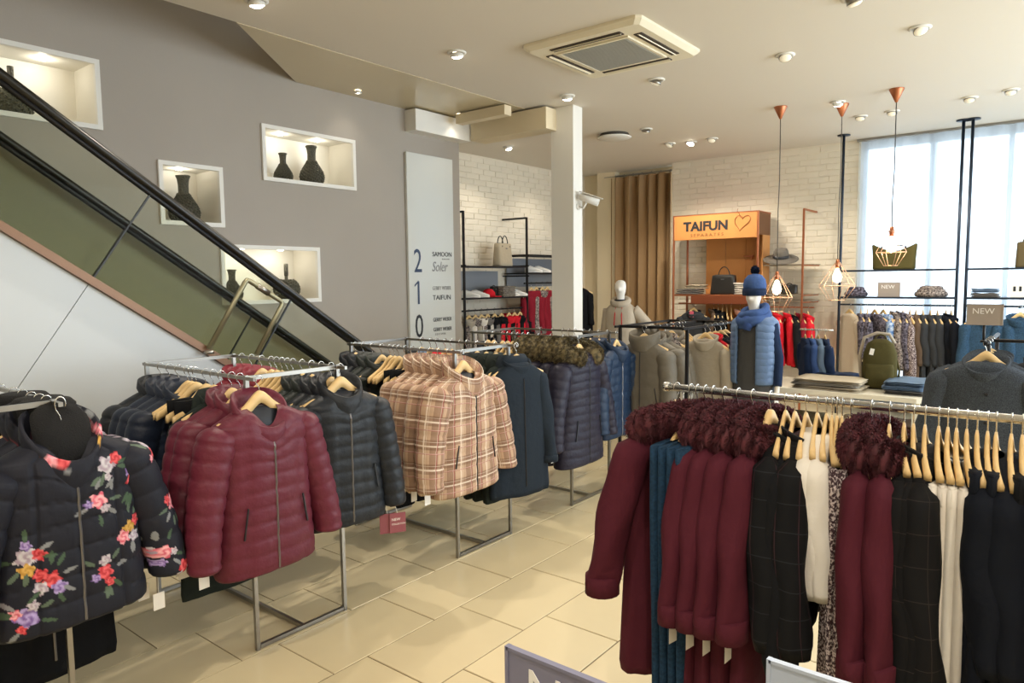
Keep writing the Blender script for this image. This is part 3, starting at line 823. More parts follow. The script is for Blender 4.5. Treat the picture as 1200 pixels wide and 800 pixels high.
def paint(me, mapping, flowers):
    at = me.color_attributes.new('print', 'FLOAT_COLOR', 'POINT')
    base = (.013, .014, .022)
    buf = []
    for vtx in me.vertices:
        u, v = mapping(vtx.co)
        c = base
        for (fu, fv, r, kind, ph) in flowers:
            du, dv = u - fu, v - fv
            if abs(du) > r * 1.6 or abs(dv) > r * 1.6: continue
            if kind[:4] == 'leaf':
                cu, cv = du * math.cos(ph) + dv * math.sin(ph), -du * math.sin(ph) + dv * math.cos(ph)
                if (cu / r) ** 2 + (cv / (r * .33)) ** 2 < 1 + .3 * noise2(u * 9, v * 9): c = LEAF[int(kind[4])]
                continue
            d_ = math.hypot(du, dv); an = math.atan2(dv, du)
            rr = r * (.82 + .16 * math.cos(5 * an + ph) + .1 * noise2(u * 14 + ph, v * 14))
            if d_ < rr:
                a_, b_ = FCOL[kind]
                k = cl(.5 + .5 * math.sin(d_ / r * 9 + an * 2 + ph) + .35 * noise2(u * 20, v * 20))
                c = tuple(x + (y - x) * k for x, y in zip(a_, b_))
        buf += [c[0], c[1], c[2], 1]
    at.data.foreach_set('color', buf)
def plush(dense):
    m = MB().lathe([(.068, -.17), (.082, -.10), (.09, -.04), (.092, -.012), (.075, .006), (.04, .01), (.0, .008)], 28)
    if dense: m.v = [(x * .8 - .004, y, z - .165 * (max(0, .5 + x / .18)) ** 1.6) for x, y, z in m.v]
    return m
def make_floral(key, d, amp, seg, dense):
    L = .76
    t, fr = torso(L, .215, .245, d, pitch=.09, amp=amp, seg=seg, vseam=(.58,), waist=.005, vdrop=.10 if dense else 0)
    if dense:
        # finer rows so the print reads
        pass
    sl = {s_: sleeve(s_, .185, -.18, .52, .09, .066, .14, d * .95, .09, amp, seg=64 if dense else 20) for s_ in (1, -1)}
    ck = collar(-.115, .095, .08, .10, .17 if dense else .10, .3, .012)
    tm = t.mesh('body', None); am = sl[1].mesh('sleeve', None); bm_ = sl[-1].mesh('sleeve', None); cm = ck.mesh('collar', None)
    if dense:
        for me, cuts in ((tm, 2), (am, 2), (bm_, 2), (cm, 2)):
            b = bmesh.new(); b.from_mesh(me)
            bmesh.ops.subdivide_edges(b, edges=[e for e in b.edges if e.calc_length() < .06 and all(len(f.verts) < 8 for f in e.link_faces)], cuts=cuts, use_grid_fill=True)
            for f in b.faces: f.smooth = True
            b.to_mesh(me); b.free()
    fr_.seed(21)
    fl = []
    for (u, v) in ((.10, -.22), (.06, -.34), (.17, -.47), (-.16, -.48), (.07, -.60), (-.10, -.57), (-.17, -.68), (.2, -.3)): fl += cluster(u, v, 1.0)
    bk = []
    for i in range(10): bk += cluster(fr_.uniform(-.2, .2), fr_.uniform(-.7, -.2))
    paint(tm, lambda c: (c.y, c.z), fl)
    fs = []
    for (u, v) in ((.0, -.22), (.04, -.42), (-.03, -.60), (.04, -.68)): fs += cluster(u, v, .95)
    paint(am, lambda c: (c.y - .26 - c.x * .6, c.z), fs)
    paint(bm_, lambda c: (c.y + .26 + c.x * .6, c.z), [(q[0] * -1, q[1] - .04, q[2], q[3], q[4]) for q in fs[10:]])
    fc = cluster(-.07, -.17, .8) + cluster(.085, -.10, .7)
    paint(cm, lambda c: (c.y, c.z), fc)
    parts(key, ('body', tm, None, 0), ('sleeve', am, None, 0), ('sleeve', bm_, None, 0), ('collar', cm, None, 0),
          ('plush_lining', plush(dense), M_blackplush, 0),
          ('zip', zipper(fr, z0=int(len(fr) * .08)), M_zip, 0), *add_tag([], .30, -.74, off=7))
make_floral('floral_front', .105, .011, 120, True)
make_floral('floral', .05, .008, 48, False)

# hangers
def arm_z(y): return -.118 - .07 * (abs(y) / .2) ** 1.25 + .048 * math.exp(-(y / .06) ** 2)
def hanger_arm():
    rings = []
    for i in range(29):
        y = -.2 + .4 * i / 28; k = abs(y) / .2; z = arm_z(y); t_ = .005 + .004 * k; h = .017 + .003 * (1 - k); x = .018 * k * k
        rings.append([(x - t_, y, z - h), (x + t_, y, z - h), (x + t_ * 1.1, y, z), (x + t_ * .6, y, z + h), (x - t_ * .6, y, z + h), (x - t_ * 1.1, y, z)])
    return MB().loft(rings)
def hanger_hook(r=.0022):
    pts = [(0, .017 * math.cos(q), .002 + .017 * math.sin(q)) for q in [-.5 + (PI + .5) * k / 10 for k in range(11)]]
    pts += [(0, -.015, -.012), (0, -.004, -.026), (0, 0, -.04), (0, 0, -.078)]
    return MB().tube(pts, r, 5)
parts('hanger', ('arm', hanger_arm(), M_wood, 0), ('hook', hanger_hook(), M_chrome, 0))
def clip_bar():
    m = MB().box((0, 0, -.10), (.016, .34, .03), None, .006); return m
def clips():
    m = MB()
    for s_ in (-1, 1): m.box((0, s_ * .13, -.145), (.022, .028, .07), None, .004)
    return m
parts('wide_hanger', ('arm', MB().loft([[(x, y, arm_z(y) * 1.0 + z) for x, z in ((-.011, -.026), (.011, -.026), (.013, 0), (.008, .026), (-.008, .026), (-.013, 0))] for y in [-.2 + .4 * i / 28 for i in range(29)]]), M_wood, 0), ('hook', hanger_hook(), M_chrome, 0))

def put(key, name, label, cat, loc, rz=0.0, m=None, group=None, sx=1.0, sy=1.0, sz=1.0):
    r = thing(name, label, cat, loc, rz, group)
    r.scale = (sx, sy, sz)
    made = []
    for nm, me, main, sub in CUTS[key]:
        o = link(nm, me, made[sub - 1] if sub else r); made.append(o)
        if main and m:
            if not me.materials: me.materials.append(None)
            o.material_slots[0].link = 'OBJECT'; o.material_slots[0].material = MATS[m]
    return r

# ================================================================ racks
RZ = 1.235
def rack(name, label, cat, x0, x1, y0, y1, z, m, over=.07, mid=True):
    c = ((x0 + x1) / 2, (y0 + y1) / 2)
    t = thing(name, label, cat, (c[0], c[1], 0))
    W = .018
    def b(nm, a, bb, w_=W):
        MB().bar((a[0] - c[0], a[1] - c[1], a[2]), (bb[0] - c[0], bb[1] - c[1], bb[2]), w_).build(nm, m, t)
    for x in (x0, x1):
        for y in (y0, y1): b('post', (x, y, 0.0), (x, y, z + .012))
        b('end_bar', (x, y0 + .012, z), (x, y1 - .012, z)); b('foot_bar', (x, y0 + .012, .014), (x, y1 - .012, .014))
    for y in (y0, y1): b('rail', (x0 - .03, y, z), (x1 + over, y, z), .015)
    if mid: b('base_bar', (x0 + .012, (y0 + y1) / 2, .014), (x1 - .012, (y0 + y1) / 2, .014))
    return t

HGROUP = {}
def run(rail, end, origin, axis, rz, items, group, rzj=.05, hz=RZ, auto=0.0, hsy=1.0):
    """hang a row: items = (offset along the rail, cut, material, garment name, category, description or None for a bare hanger, options)"""
    cnt = {}; seen = {}
    for it in items: cnt[it[5]] = cnt.get(it[5], 0) + 1
    hn = 0; last = None
    for it in items:
        pos, key, m, name, cat, desc = it[:6]; op = it[6] if len(it) > 6 else {}
        loc = (origin[0] + pos, origin[1], hz) if axis == 'x' else (origin[0], origin[1] + pos, hz)
        a = rz + rnd.uniform(-rzj, rzj) + op.get('tw', auto * -pos / 2.4)
        seen[desc] = seen.get(desc, 0) + 1
        if desc:
            lab = f"{desc} on {rail}" if cnt[desc] == 1 else f"{ORD[seen[desc]]} {desc} from {end} on {rail}"
            put(key, name, lab, cat, (loc[0], loc[1] + op.get('dy', 0), loc[2]), a, m, group, op.get('sx', 1), op.get('sy', 1), op.get('sz', 1))
        if op.get('hanger', True):
            hn += 1
            put('wide_hanger' if op.get('wide') else 'hanger', 'hanger', f"{ORD[hn]} wooden hanger from {end} of {rail}", 'hanger', (loc[0], loc[1], loc[2]), a, None, 'wooden hangers on ' + rail, 1.0, hsy, 1.0 - op.get('hup', 0) * 6)

X0, X1 = -3.75, -2.81
rack('clothes_rack', 'chrome clothes rack of flowered puffer jackets at the left edge', 'clothes rack', X0, X1, .41, .92, RZ, M_steel)
rack('clothes_rack', 'chrome clothes rack of maroon and black puffer jackets beside the escalator', 'clothes rack', X0, X1, 1.665, 2.15, RZ, M_steel)
rack('clothes_rack', 'chrome clothes rack of plaid jackets and green coats, second from the maroon jackets', 'clothes rack', X0, X1, 2.99, 3.49, RZ, M_steel)
rack('clothes_rack', 'chrome clothes rack of fur-hooded purple coats in front of the pillar', 'clothes rack', X0, X1, 4.21, 4.74, RZ, M_steel)
XF = -2.745
PJ, CO, TR = 'puffer jacket', 'coat', 'trousers'
hang = 'hanger'
# rail of flowered jackets
run('the flowered jacket rail', 'the aisle', (XF, .92), 'x', 0, [
    (0, 'floral_front', 'flower_print', 'puffer_jacket', PJ, 'navy puffer jacket printed with flowers, black plush collar', {'hup': -.07}),
    (-.13, 'floral', 'flower_print', 'puffer_jacket', PJ, 'thin-pressed flower-print puffer jacket'), (-.20, 'floral', 'flower_print', 'puffer_jacket', PJ, 'thin-pressed flower-print puffer jacket'),
    (-.28, 'long_coat', 'black_cloth', 'coat', CO, 'long black coat showing below the flower jacket', {'sz': 1.1}),
    (-.37, 'floral', 'flower_print', 'puffer_jacket', PJ, 'thin-pressed flower-print puffer jacket'),
    (-.47, 'long_coat', 'black_cloth', 'coat', CO, 'long black coat hanging far back'), (-.62, '', '', '', '', None), (-.68, '', '', '', '', None), (-.75, '', '', '', '', None)], 'flowered jackets on the left rack')
# maroon / navy rail
run('the maroon jacket rail', 'the aisle', (XF, 1.665), 'x', 0, [
    (.035, 'puffer_front', 'maroon_nylon', 'puffer_jacket', PJ, 'maroon quilted puffer jacket with zip and open collar', {'wide': True, 'tw': .05}),
    (-.115, 'puffer', 'maroon_nylon', 'puffer_jacket', PJ, 'maroon puffer jacket tucked behind'), (-.185, 'puffer', 'maroon_nylon', 'puffer_jacket', PJ, 'maroon puffer jacket tucked behind'),
    (-.27, 'long_coat', 'darkgreen_cloth', 'coat', CO, 'long dark green coat behind maroon puffers', {'sx': .7}),
    (-.34, 'trousers', 'black_cloth', 'trousers', TR, 'black trousers showing low under the maroon puffers', {'sz': .86}), (-.41, 'trousers', 'black_cloth', 'trousers', TR, 'black trousers hanging further back', {'sz': .86}),
    (-.50, '', '', '', '', None), (-.54, '', '', '', '', None),
    (-.58, 'puffer', 'navy_nylon', 'puffer_jacket', PJ, 'navy puffer jacket'), (-.67, 'puffer', 'navy_nylon', 'puffer_jacket', PJ, 'navy puffer jacket'), (-.76, 'puffer', 'navy_nylon', 'puffer_jacket', PJ, 'navy puffer jacket'), (-.85, 'puffer', 'black_nylon', 'puffer_jacket', PJ, 'black puffer jacket at the far end')], 'jackets on the maroon jacket rail')
run('the black jacket rail', 'the aisle', (XF, 2.15), 'x', 0, [
    (-.04, 'puffer_dark_front', 'black_nylon', 'puffer_jacket', PJ, 'black quilted puffer jacket with stand collar', {'wide': True, 'tw': -.16}),
    (-.11, 'puffer_dark', 'black_nylon', 'puffer_jacket', PJ, 'black puffer jacket tucked behind'), (-.19, 'puffer_dark', 'black_nylon', 'puffer_jacket', PJ, 'black puffer jacket tucked behind'),
    (-.27, 'puffer_dark', 'green_nylon', 'puffer_jacket', PJ, 'dark greenish puffer jacket'), (-.35, 'puffer_dark', 'green_nylon', 'puffer_jacket', PJ, 'dark greenish puffer jacket'),
    (-.43, '', '', '', '', None), (-.48, '', '', '', '', None), (-.53, '', '', '', '', None), (-.58, '', '', '', '', None), (-.63, '', '', '', '', None),
    (-.72, 'puffer', 'red_nylon', 'puffer_jacket', PJ, 'dusty red puffer jacket'), (-.82, 'puffer', 'red_nylon', 'puffer_jacket', PJ, 'dusty red puffer jacket'), (-.92, 'puffer', 'red_nylon', 'puffer_jacket', PJ, 'dusty red puffer jacket')], 'jackets on the black jacket rail')
# plaid / green rail
run('the plaid jacket rail', 'the aisle', (XF, 2.99), 'x', 0, [
    (0, 'puffer_plaid_front', 'plaid', 'puffer_jacket', PJ, 'tan plaid puffer jacket hanging foremost', {'wide': True}),
    (-.115, 'puffer_plaid', 'plaid', 'puffer_jacket', PJ, 'tan plaid puffer jacket tucked behind'), (-.19, 'puffer_plaid', 'plaid', 'puffer_jacket', PJ, 'tan plaid puffer jacket tucked behind'), (-.265, 'puffer_plaid', 'plaid', 'puffer_jacket', PJ, 'tan plaid puffer jacket tucked behind'), (-.34, 'puffer_plaid', 'plaid', 'puffer_jacket', PJ, 'tan plaid puffer jacket tucked behind'),
    (-.42, 'trousers', 'black_cloth', 'trousers', TR, 'black trousers showing under the plaid jackets', {'sz': .96}), (-.48, 'trousers', 'black_cloth', 'trousers', TR, 'black trousers hanging further back', {'sz': .96}),
    (-.54, '', '', '', '', None), (-.58, '', '', '', '', None), (-.62, '', '', '', '', None),
    (-.70, 'puffer_dark', 'green_nylon', 'puffer_jacket', PJ, 'blackish green puffer jacket'), (-.79, 'puffer_dark', 'green_nylon', 'puffer_jacket', PJ, 'blackish green puffer jacket'), (-.88, 'puffer_dark', 'black_nylon', 'puffer_jacket', PJ, 'black slim puffer jacket'), (-.96, 'puffer_dark', 'black_nylon', 'puffer_jacket', PJ, 'black slim puffer jacket')], 'jackets on the plaid jacket rail')
run('the green coat rail', 'the aisle', (XF, 3.49), 'x', 0, [
    (0, 'long_coat_front', 'slate_cloth', 'coat', CO, 'slate hooded coat hanging foremost', {'tw': -.25}),
    (-.09, 'long_coat', 'darkgreen_cloth', 'coat', CO, 'dark green hooded coat'), (-.17, 'long_coat', 'darkgreen_cloth', 'coat', CO, 'dark green hooded coat'), (-.25, 'long_coat', 'darkgreen_cloth', 'coat', CO, 'dark green hooded coat'),
    (-.33, 'long_coat', 'charcoal_cloth', 'coat', CO, 'charcoal hooded coat'),
    (-.42, '', '', '', '', None), (-.48, '', '', '', '', None),
    (-.56, 'cardigan', 'red_cloth', 'cardigan', 'cardigan', 'bright red cardigan'), (-.62, 'cardigan', 'red_cloth', 'cardigan', 'cardigan', 'bright red cardigan'),
    (-.70, 'cardigan', 'pale_blue_cloth', 'cardigan', 'cardigan', 'greyish blue cardigan'), (-.76, 'cardigan', 'pale_blue_cloth', 'cardigan', 'cardigan', 'greyish blue cardigan'), (-.85, 'cardigan', 'charcoal_cloth', 'cardigan', 'cardigan', 'charcoal cardigan at the far end')], 'coats on the green coat rail')
# purple / blue rail
run('the purple coat rail', 'the aisle', (XF, 4.21), 'x', 0, [
    (0, 'puffer_long_front', 'purple_nylon', 'long_puffer_coat', CO, 'dark purple quilted coat with fur-edged hood hanging foremost', {'wide': True}),
    (-.13, 'puffer_long', 'purple_nylon', 'long_puffer_coat', CO, 'dark purple fur-hooded coat tucked behind'), (-.24, 'puffer_long', 'purple_nylon', 'long_puffer_coat', CO, 'dark purple fur-hooded coat tucked behind'), (-.35, 'puffer_long', 'purple_nylon', 'long_puffer_coat', CO, 'dark purple fur-hooded coat tucked behind'),
    (-.45, '', '', '', '', None), (-.5, '', '', '', '', None), (-.55, '', '', '', '', None), (-.6, '', '', '', '', None), (-.65, '', '', '', '', None), (-.7, '', '', '', '', None),
    (-.79, 'cardigan', 'black_cloth', 'cardigan', 'cardigan', 'black cardigan at the far end'), (-.85, 'cardigan', 'charcoal_cloth', 'cardigan', 'cardigan', 'charcoal cardigan at the far end')], 'coats on the purple coat rail')
run('the blue jacket rail', 'the aisle', (XF, 4.74), 'x', 0, [
    (0, 'puffer', 'blue_nylon', 'puffer_jacket', PJ, 'bright blue slim puffer jacket'), (-.08, 'puffer', 'blue_nylon', 'puffer_jacket', PJ, 'bright blue slim puffer jacket'), (-.16, 'puffer', 'navy_nylon', 'puffer_jacket', PJ, 'navy slim puffer jacket'),
    (-.24, 'trousers', 'denim', 'trousers', TR, 'dark teal jeans showing low', {'sz': .95}), (-.3, 'trousers', 'denim', 'trousers', TR, 'dark teal jeans hanging further back', {'sz': .95}),
    (-.38, '', '', '', '', None), (-.44, '', '', '', '', None), (-.5, '', '', '', '', None),
    (-.6, 'puffer', 'navy_nylon', 'puffer_jacket', PJ, 'navy slim puffer jacket'), (-.72, 'puffer', 'navy_nylon', 'puffer_jacket', PJ, 'navy slim puffer jacket')], 'jackets on the blue jacket rail')
# maroon printed swing tickets by the black jackets
for k, (y, dx) in enumerate(((2.42, 0), (2.38, -.03))):
    t_ = tag(MB().box((0, 0, 0), (.002, .085, .105), None, .0009).build('swing_ticket', mat('ticket_maroon', '#8a4a52', .5)), ['maroon swing ticket with pale lettering hanging under the black puffer jacket', 'maroon swing ticket half hidden behind the lettered one under the black jacket'][k], 'price tag')
    t_.location = (-2.70 + dx, y, .40); t_.rotation_euler = (0, 0, -.5)
    MB().tube([(0, 0, .05), (-.01, -.03, .16)], .0012, 4).build('string', M_tagpaper, t_)
    if k == 0:
        for j, s_ in enumerate(('NEW', 'COLLECTION')):
            lettering(s_, .020 if j == 0 else .012, M_tagpaper, t_, (.0015, -.032 , .012 - j * .022), (PI / 2, 0, PI / 2), depth=.0003)

# ---------------------------------------------------------------- black-framed rack, turned a quarter
BR = thing('clothes_rack', 'thin black-framed clothes rack of grey coats in front of the cabinet', 'clothes rack', (-2.625, 5.55, 0))
def bb(nm, a, b, w_=.022): MB().bar((a[0] + 2.625, a[1] - 5.55, a[2]), (b[0] + 2.625, b[1] - 5.55, b[2]), w_).build(nm, M_black, BR)
for x, y in ((-2.92, 5.10), (-2.33, 5.10), (-2.92, 6.0), (-2.33, 6.0), (-2.715, 5.12), (-2.58, 6.0)): bb('post', (x, y, 0), (x, y, 1.27))
for y in (5.1, 6.0): bb('end_bar', (-2.92, y, 1.26), (-2.33, y, 1.26)); bb('foot_bar', (-2.92, y, .013), (-2.33, y, .013))
for x in (-2.92, -2.66, -2.33): bb('rail', (x, 5.02, 1.26), (x, 6.0, 1.26), .018)
run('the black-framed rack', 'the front', (-2.66, 5.03), 'y', -PI / 2, [
    (0, 'puffer_grey_front', 'grey_nylon', 'padded_coat', CO, 'grey-brown padded coat with dark zip and hood collar', {'wide': True}),
    (.14, 'puffer', 'lightgrey_nylon', 'padded_coat', CO, 'pale grey padded coat tucked behind'), (.24, 'puffer', 'grey_nylon', 'padded_coat', CO, 'dull grey padded coat tucked further behind'),
    (.36, 'cardigan', 'scarf_print', 'cardigan', 'cardigan', 'black and white patterned cardigan'), (.48, 'puffer', 'lightgrey_nylon', 'padded_vest', 'vest', 'light grey padded vest near the back'),
    (.60, '', '', '', '', None), (.66, '', '', '', '', None), (.72, '', '', '', '', None)], 'coats on the black-framed rack', hz=1.26)
run('the black-framed rack right bar', 'the front', (-2.33, 5.45), 'y', -PI / 2, [
    (0, 'cardigan', 'stone_cloth', 'cardigan', 'cardigan', 'stone grey cardigan'), (.09, 'cardigan', 'red_cloth', 'cardigan', 'cardigan', 'bright red cardigan', {'sz': 1.0}), (.2, 'blazer', 'black_cloth', 'blazer', 'blazer', 'black blazer'), (.32, 'blazer', 'black_cloth', 'blazer', 'blazer', 'second black blazer'), (.42, 'blazer', 'charcoal_cloth', 'blazer', 'blazer', 'charcoal blazer')], 'jackets on the right bar of the black rack', hz=1.26)

# ---------------------------------------------------------------- near right rack
NY, NZ = 2.38, 1.25
NR = thing('clothes_rack', 'long chrome single-rail clothes rack of maroon parkas at front right', 'clothes rack', (0, NY, 0))
MB().tube([(-1.16, 0, NZ), (1.3, 0, NZ)], .013, 10).build('rail', M_chrome, NR)
for x in (-1.09, 1.2):
    for dx in (-.016, .016): MB().tube([(x + dx, 0, .02), (x + dx, 0, NZ)], .009, 8).build('post', M_chrome, NR)
    MB().bar((x, -.16, .014), (x, .42, .014), .028).build('foot_bar', M_steel, NR)
for x in (-1.165, 1.305): MB().lathe([(0, -.01), (.017, -.01), (.017, .01), (0, .01)], 12).move(Matrix.Translation((x, 0, NZ)) @ Matrix.Rotation(PI / 2, 4, 'Y')).build('end_cap', M_chrome, NR)
run('the near right rack', 'the left', (0, NY), 'x', 0, [
    (-1.125, 'parka', 'maroon_cloth', 'parka', CO, 'maroon parka with fur hood facing outward', {'tw': PI - .42, 'wide': True, 'sx': .85, 'sy': 1.0}),
    (-1.07, 'trousers_long', 'denim', 'jeans', TR, 'dark blue jeans', {'tw': -.12, 'dy': -.085, 'sz': .92}), (-1.045, 'trousers_long', 'denim', 'jeans', TR, 'dark blue jeans', {'tw': -.1, 'dy': -.085, 'sz': .92}), (-1.015, 'trousers_long', 'denim', 'jeans', TR, 'dark blue jeans', {'tw': -.08, 'dy': -.085, 'sz': .92}), (-.985, 'trousers_long', 'denim', 'jeans', TR, 'dark blue jeans', {'tw': -.06, 'dy': -.085, 'sz': .92}),
    (-.945, 'parka', 'maroon_cloth', 'parka', CO, 'maroon fur-hooded parka', {'sx': .68, 'wide': True, 'tw': -.22}), (-.895, 'parka', 'maroon_cloth', 'parka', CO, 'maroon fur-hooded parka', {'sx': .68, 'wide': True, 'tw': -.18}), (-.845, 'parka', 'maroon_cloth', 'parka', CO, 'maroon fur-hooded parka', {'sx': .68, 'wide': True, 'tw': -.14}), (-.785, 'parka', 'maroon_cloth', 'parka', CO, 'maroon fur-hooded parka', {'sx': .68, 'wide': True, 'tw': -.08}),
    (-.735, 'blazer', 'window_check', 'blazer', 'blazer', 'black blazer with fine red check', {'hup': .03, 'tw': .05}), (-.705, 'blazer', 'black_cloth', 'blazer', 'blazer', 'plain black blazer', {'sz': 1.1, 'hup': .03, 'tw': .06}), (-.67, 'blazer', 'window_check', 'blazer', 'blazer', 'black blazer with fine red check', {'hup': .03, 'tw': .08}),
    (-.635, 'blouse', 'white_cloth', 'blouse', 'blouse', 'short white blouse', {'hup': .04, 'sz': .92, 'tw': .1}), (-.607, 'blouse', 'white_cloth', 'blouse', 'blouse', 'short white blouse', {'hup': .04, 'sz': .92, 'tw': .1}), (-.59, '', '', '', '', None, {'hup': .03}), (-.575, '', '', '', '', None, {'hup': .03}),
    (-.56, 'tweed_skirt', 'tweed', 'skirt', 'skirt', 'speckled grey tweed long skirt', {'hup': .03, 'dy': -.03}), (-.535, 'tweed_skirt', 'tweed', 'skirt', 'skirt', 'speckled grey tweed long skirt', {'hup': .03, 'dy': -.03}),
    (-.475, 'parka', 'maroon_cloth', 'parka', CO, 'maroon fur-hooded parka', {'sx': .62, 'tw': .06}), (-.425, 'parka', 'maroon_cloth', 'parka', CO, 'maroon fur-hooded parka', {'sx': .62, 'tw': .08}),
    (-.385, 'blazer', 'brown_check', 'blazer', 'blazer', 'dark brown checked blazer', {'sz': 1.08, 'hup': .03}), (-.36, 'blazer', 'brown_check', 'blazer', 'blazer', 'dark brown checked blazer', {'sz': 1.08, 'hup': .03}), (-.33, 'blazer_wide', 'brown_check', 'blazer', 'blazer', 'wide dark brown checked blazer', {'sz': 1.06, 'hup': .03}),
    (-.295, 'trousers_long', 'white_cloth', 'trousers', TR, 'off-white trousers', {'hup': .03}), (-.272, 'trousers_long', 'offwhite_cloth', 'trousers', TR, 'off-white trousers', {'hup': .03}), (-.25, 'trousers_long', 'white_cloth', 'trousers', TR, 'off-white trousers', {'hup': .03}), (-.225, 'trousers_long', 'offwhite_cloth', 'trousers', TR, 'off-white trousers', {'hup': .03}),
    (-.2, 'trousers', 'navy_cloth', 'trousers', TR, 'dark navy trousers', {'hup': .03}), (-.175, 'dress', 'navy_cloth', 'dress', 'dress', 'dark navy dress', {'hup': .03}), (-.155, 'trousers', 'navy_cloth', 'trousers', TR, 'dark navy trousers', {'hup': .03}), (-.12, 'dress', 'navy_cloth', 'dress', 'dress', 'dark navy dress', {'hup': .03}), (-.095, 'trousers', 'black_cloth', 'trousers', TR, 'black trousers', {'hup': .03}),
    (-.055, 'trousers', 'navy_cloth', 'trousers', TR, 'dark navy trousers', {'hup': .03}), (-.02, 'dress', 'navy_cloth', 'dress', 'dress', 'dark navy dress', {'hup': .03}), (.02, 'dress', 'black_cloth', 'dress', 'dress', 'black dress', {'hup': .03}), (.06, 'dress', 'navy_cloth', 'dress', 'dress', 'dark navy dress', {'hup': .03}), (.10, 'blazer', 'burgundy_cloth', 'blazer', 'blazer', 'burgundy blazer', {'hup': .03})], 'clothes on the near right rack', rzj=.025, hz=NZ, auto=.75, hsy=.85)

# ---------------------------------------------------------------- grey wool coats on a short rack, with a NEW sign above
GR = thing('clothes_rack', 'short chrome rack of grey wool coats at the right edge', 'clothes rack', (-.375, 5.1, 0))
for y in (-.22, .38):
    MB().tube([(0, y, .02), (0, y, 1.265)], .012, 8).build('post', M_black, GR); MB().bar((-.25, y, .014), (.25, y, .014), .026).build('foot_bar', M_black, GR)
MB().tube([(0, -.36, 1.265), (0, .42, 1.265)], .012, 8).build('rail', M_black, GR)
run('the grey wool coat rack', 'the front', (-.375, 4.78), 'y', -PI / 2, [
    (0, 'wool_coat', 'grey_wool', 'coat', CO, 'flecked grey wool coat with lapels', {'wide': True}), (.14, 'wool_coat', 'grey_wool', 'coat', CO, 'flecked grey wool coat tucked behind', {'sx': .6}), (.26, 'wool_coat', 'grey_wool', 'coat', CO, 'flecked grey wool coat tucked behind', {'sx': .6})], 'grey wool coats', hz=1.265)
put('wool_coat', 'coat', 'dark grey wool coat turned sideways at the far right edge', CO, (-.10, 5.0, 1.265), -PI / 2 - .1, 'charcoal_cloth', None, .6)
put('wide_hanger', 'hanger', 'wooden hanger of the sideways dark wool coat at the right edge', 'hanger', (-.10, 5.0, 1.265), -PI / 2 - .1)
MB().tube([(.275, -.1, 1.265), (.275, -.1, .02)], .012, 8).build('post', M_black, GR); MB().tube([(0, -.1, 1.265), (.29, -.1, 1.265)], .01, 8).build('arm', M_black, GR)

M_signgrey = mat('sign_card_taupe', '#9a9088', .5); M_signblue = mat('sign_card_lavender', '#77778f', .5); M_signpale = mat('sign_card_pale', '#b4c0d4', .4)
M_signtext = mat('sign_lettering', '#e9e7e6', .5)
def sign(label, loc, w_, h, m, pole_to, body, size, sub=True, rz=0.0):
    t = thing('sign_holder', label, 'sign', loc, rz)
    MB().box((0, 0, h / 2), (w_, .006, h)).build('sign_card', m, t)
    f = MB()
    for s_ in (-1, 1): f.box((s_ * w_ / 2, 0, h / 2), (.006, .01, h + .006))
    f.box((0, 0, 0), (w_, .012, .008)); f.box((0, 0, h), (w_, .01, .005)); f.build('sign_frame', m, t)
    if pole_to is not None: MB().tube([(0, .004, 0), (0, .004, pole_to)], .007, 8).build('pole', M_black, t); MB().lathe([(0, pole_to), (.016 if pole_to > -.5 else .13, pole_to), (.016 if pole_to > -.5 else .13, pole_to + .012), (0, pole_to + .014)], 16).build('foot', M_black, t)
    if body:
        lettering(body, size, M_signtext, t, (-w_ * .36, -.0045, h - size * (.15 if size > .07 else .4) - size * .74), (PI / 2, 0, 0), depth=.0006)
        if sub: lettering('Collection', size * .38, M_signtext, t, (-w_ * .34, -.0045, h - size * 1.7), (PI / 2, 0, 0), depth=.0006)
    return t
sign('taupe NEW sign on a black post above the grey wool coats', (-.385, 4.70, 1.375), .165, .11, M_signgrey, -.10, 'NEW', .045, False)
sign('taupe NEW card standing on the window shelf below the olive bag', (-1.665, 9.02, 1.412), .225, .16, M_signgrey, None, 'NEW', .06, False)
sign('lavender NEW sign rising at the bottom edge of the picture', (-.515, .79, .80), .256, .30, M_signblue, -.79, 'NEW', .088, True)
sign('pale blank sign rising beside the maroon parkas at the bottom edge', (-.20, .99, .80), .24, .30, M_signpale, -.79, None, .06)

# ================================================================ ceiling fixtures
def lit_spot(x, y, tilt=(0, 0), lit=True, label='', r=.05, z=ZC, energy=60, small=False):
    t = thing('ceiling_spotlight', label, 'spotlight', (x, y, z))
    MB().lathe([(r * 1.0, .01), (r * 1.25, -.002), (r * 1.28, -.008), (r * .95, -.014), (r * .85, -.006)], 20, cap=False).build('trim_ring', M_white, t)
    if small:
        MB().lathe([(0, -.004), (r * .8, -.004), (r * .8, -.001), (0, -.001)], 14).build('lamp_disc', M_lamp, t)
    else:
        q = Matrix.Rotation(tilt[0], 4, 'X') @ Matrix.Rotation(tilt[1], 4, 'Y')
        MB().lathe([(r * .5, .0), (r * .82, -.012), (r * .88, -.03), (r * .80, -.034), (r * .74, -.03)], 20, cap=False).move(q).build('lamp_housing', M_steel if not lit else M_white, t)
        MB().lathe([(0, -.046), (r * .45, -.044), (r * .77, -.033), (r * .77, -.028), (0, -.028)], 16).move(q).build('lamp_disc', M_lamp if lit else M_dimlamp, t)
    return t
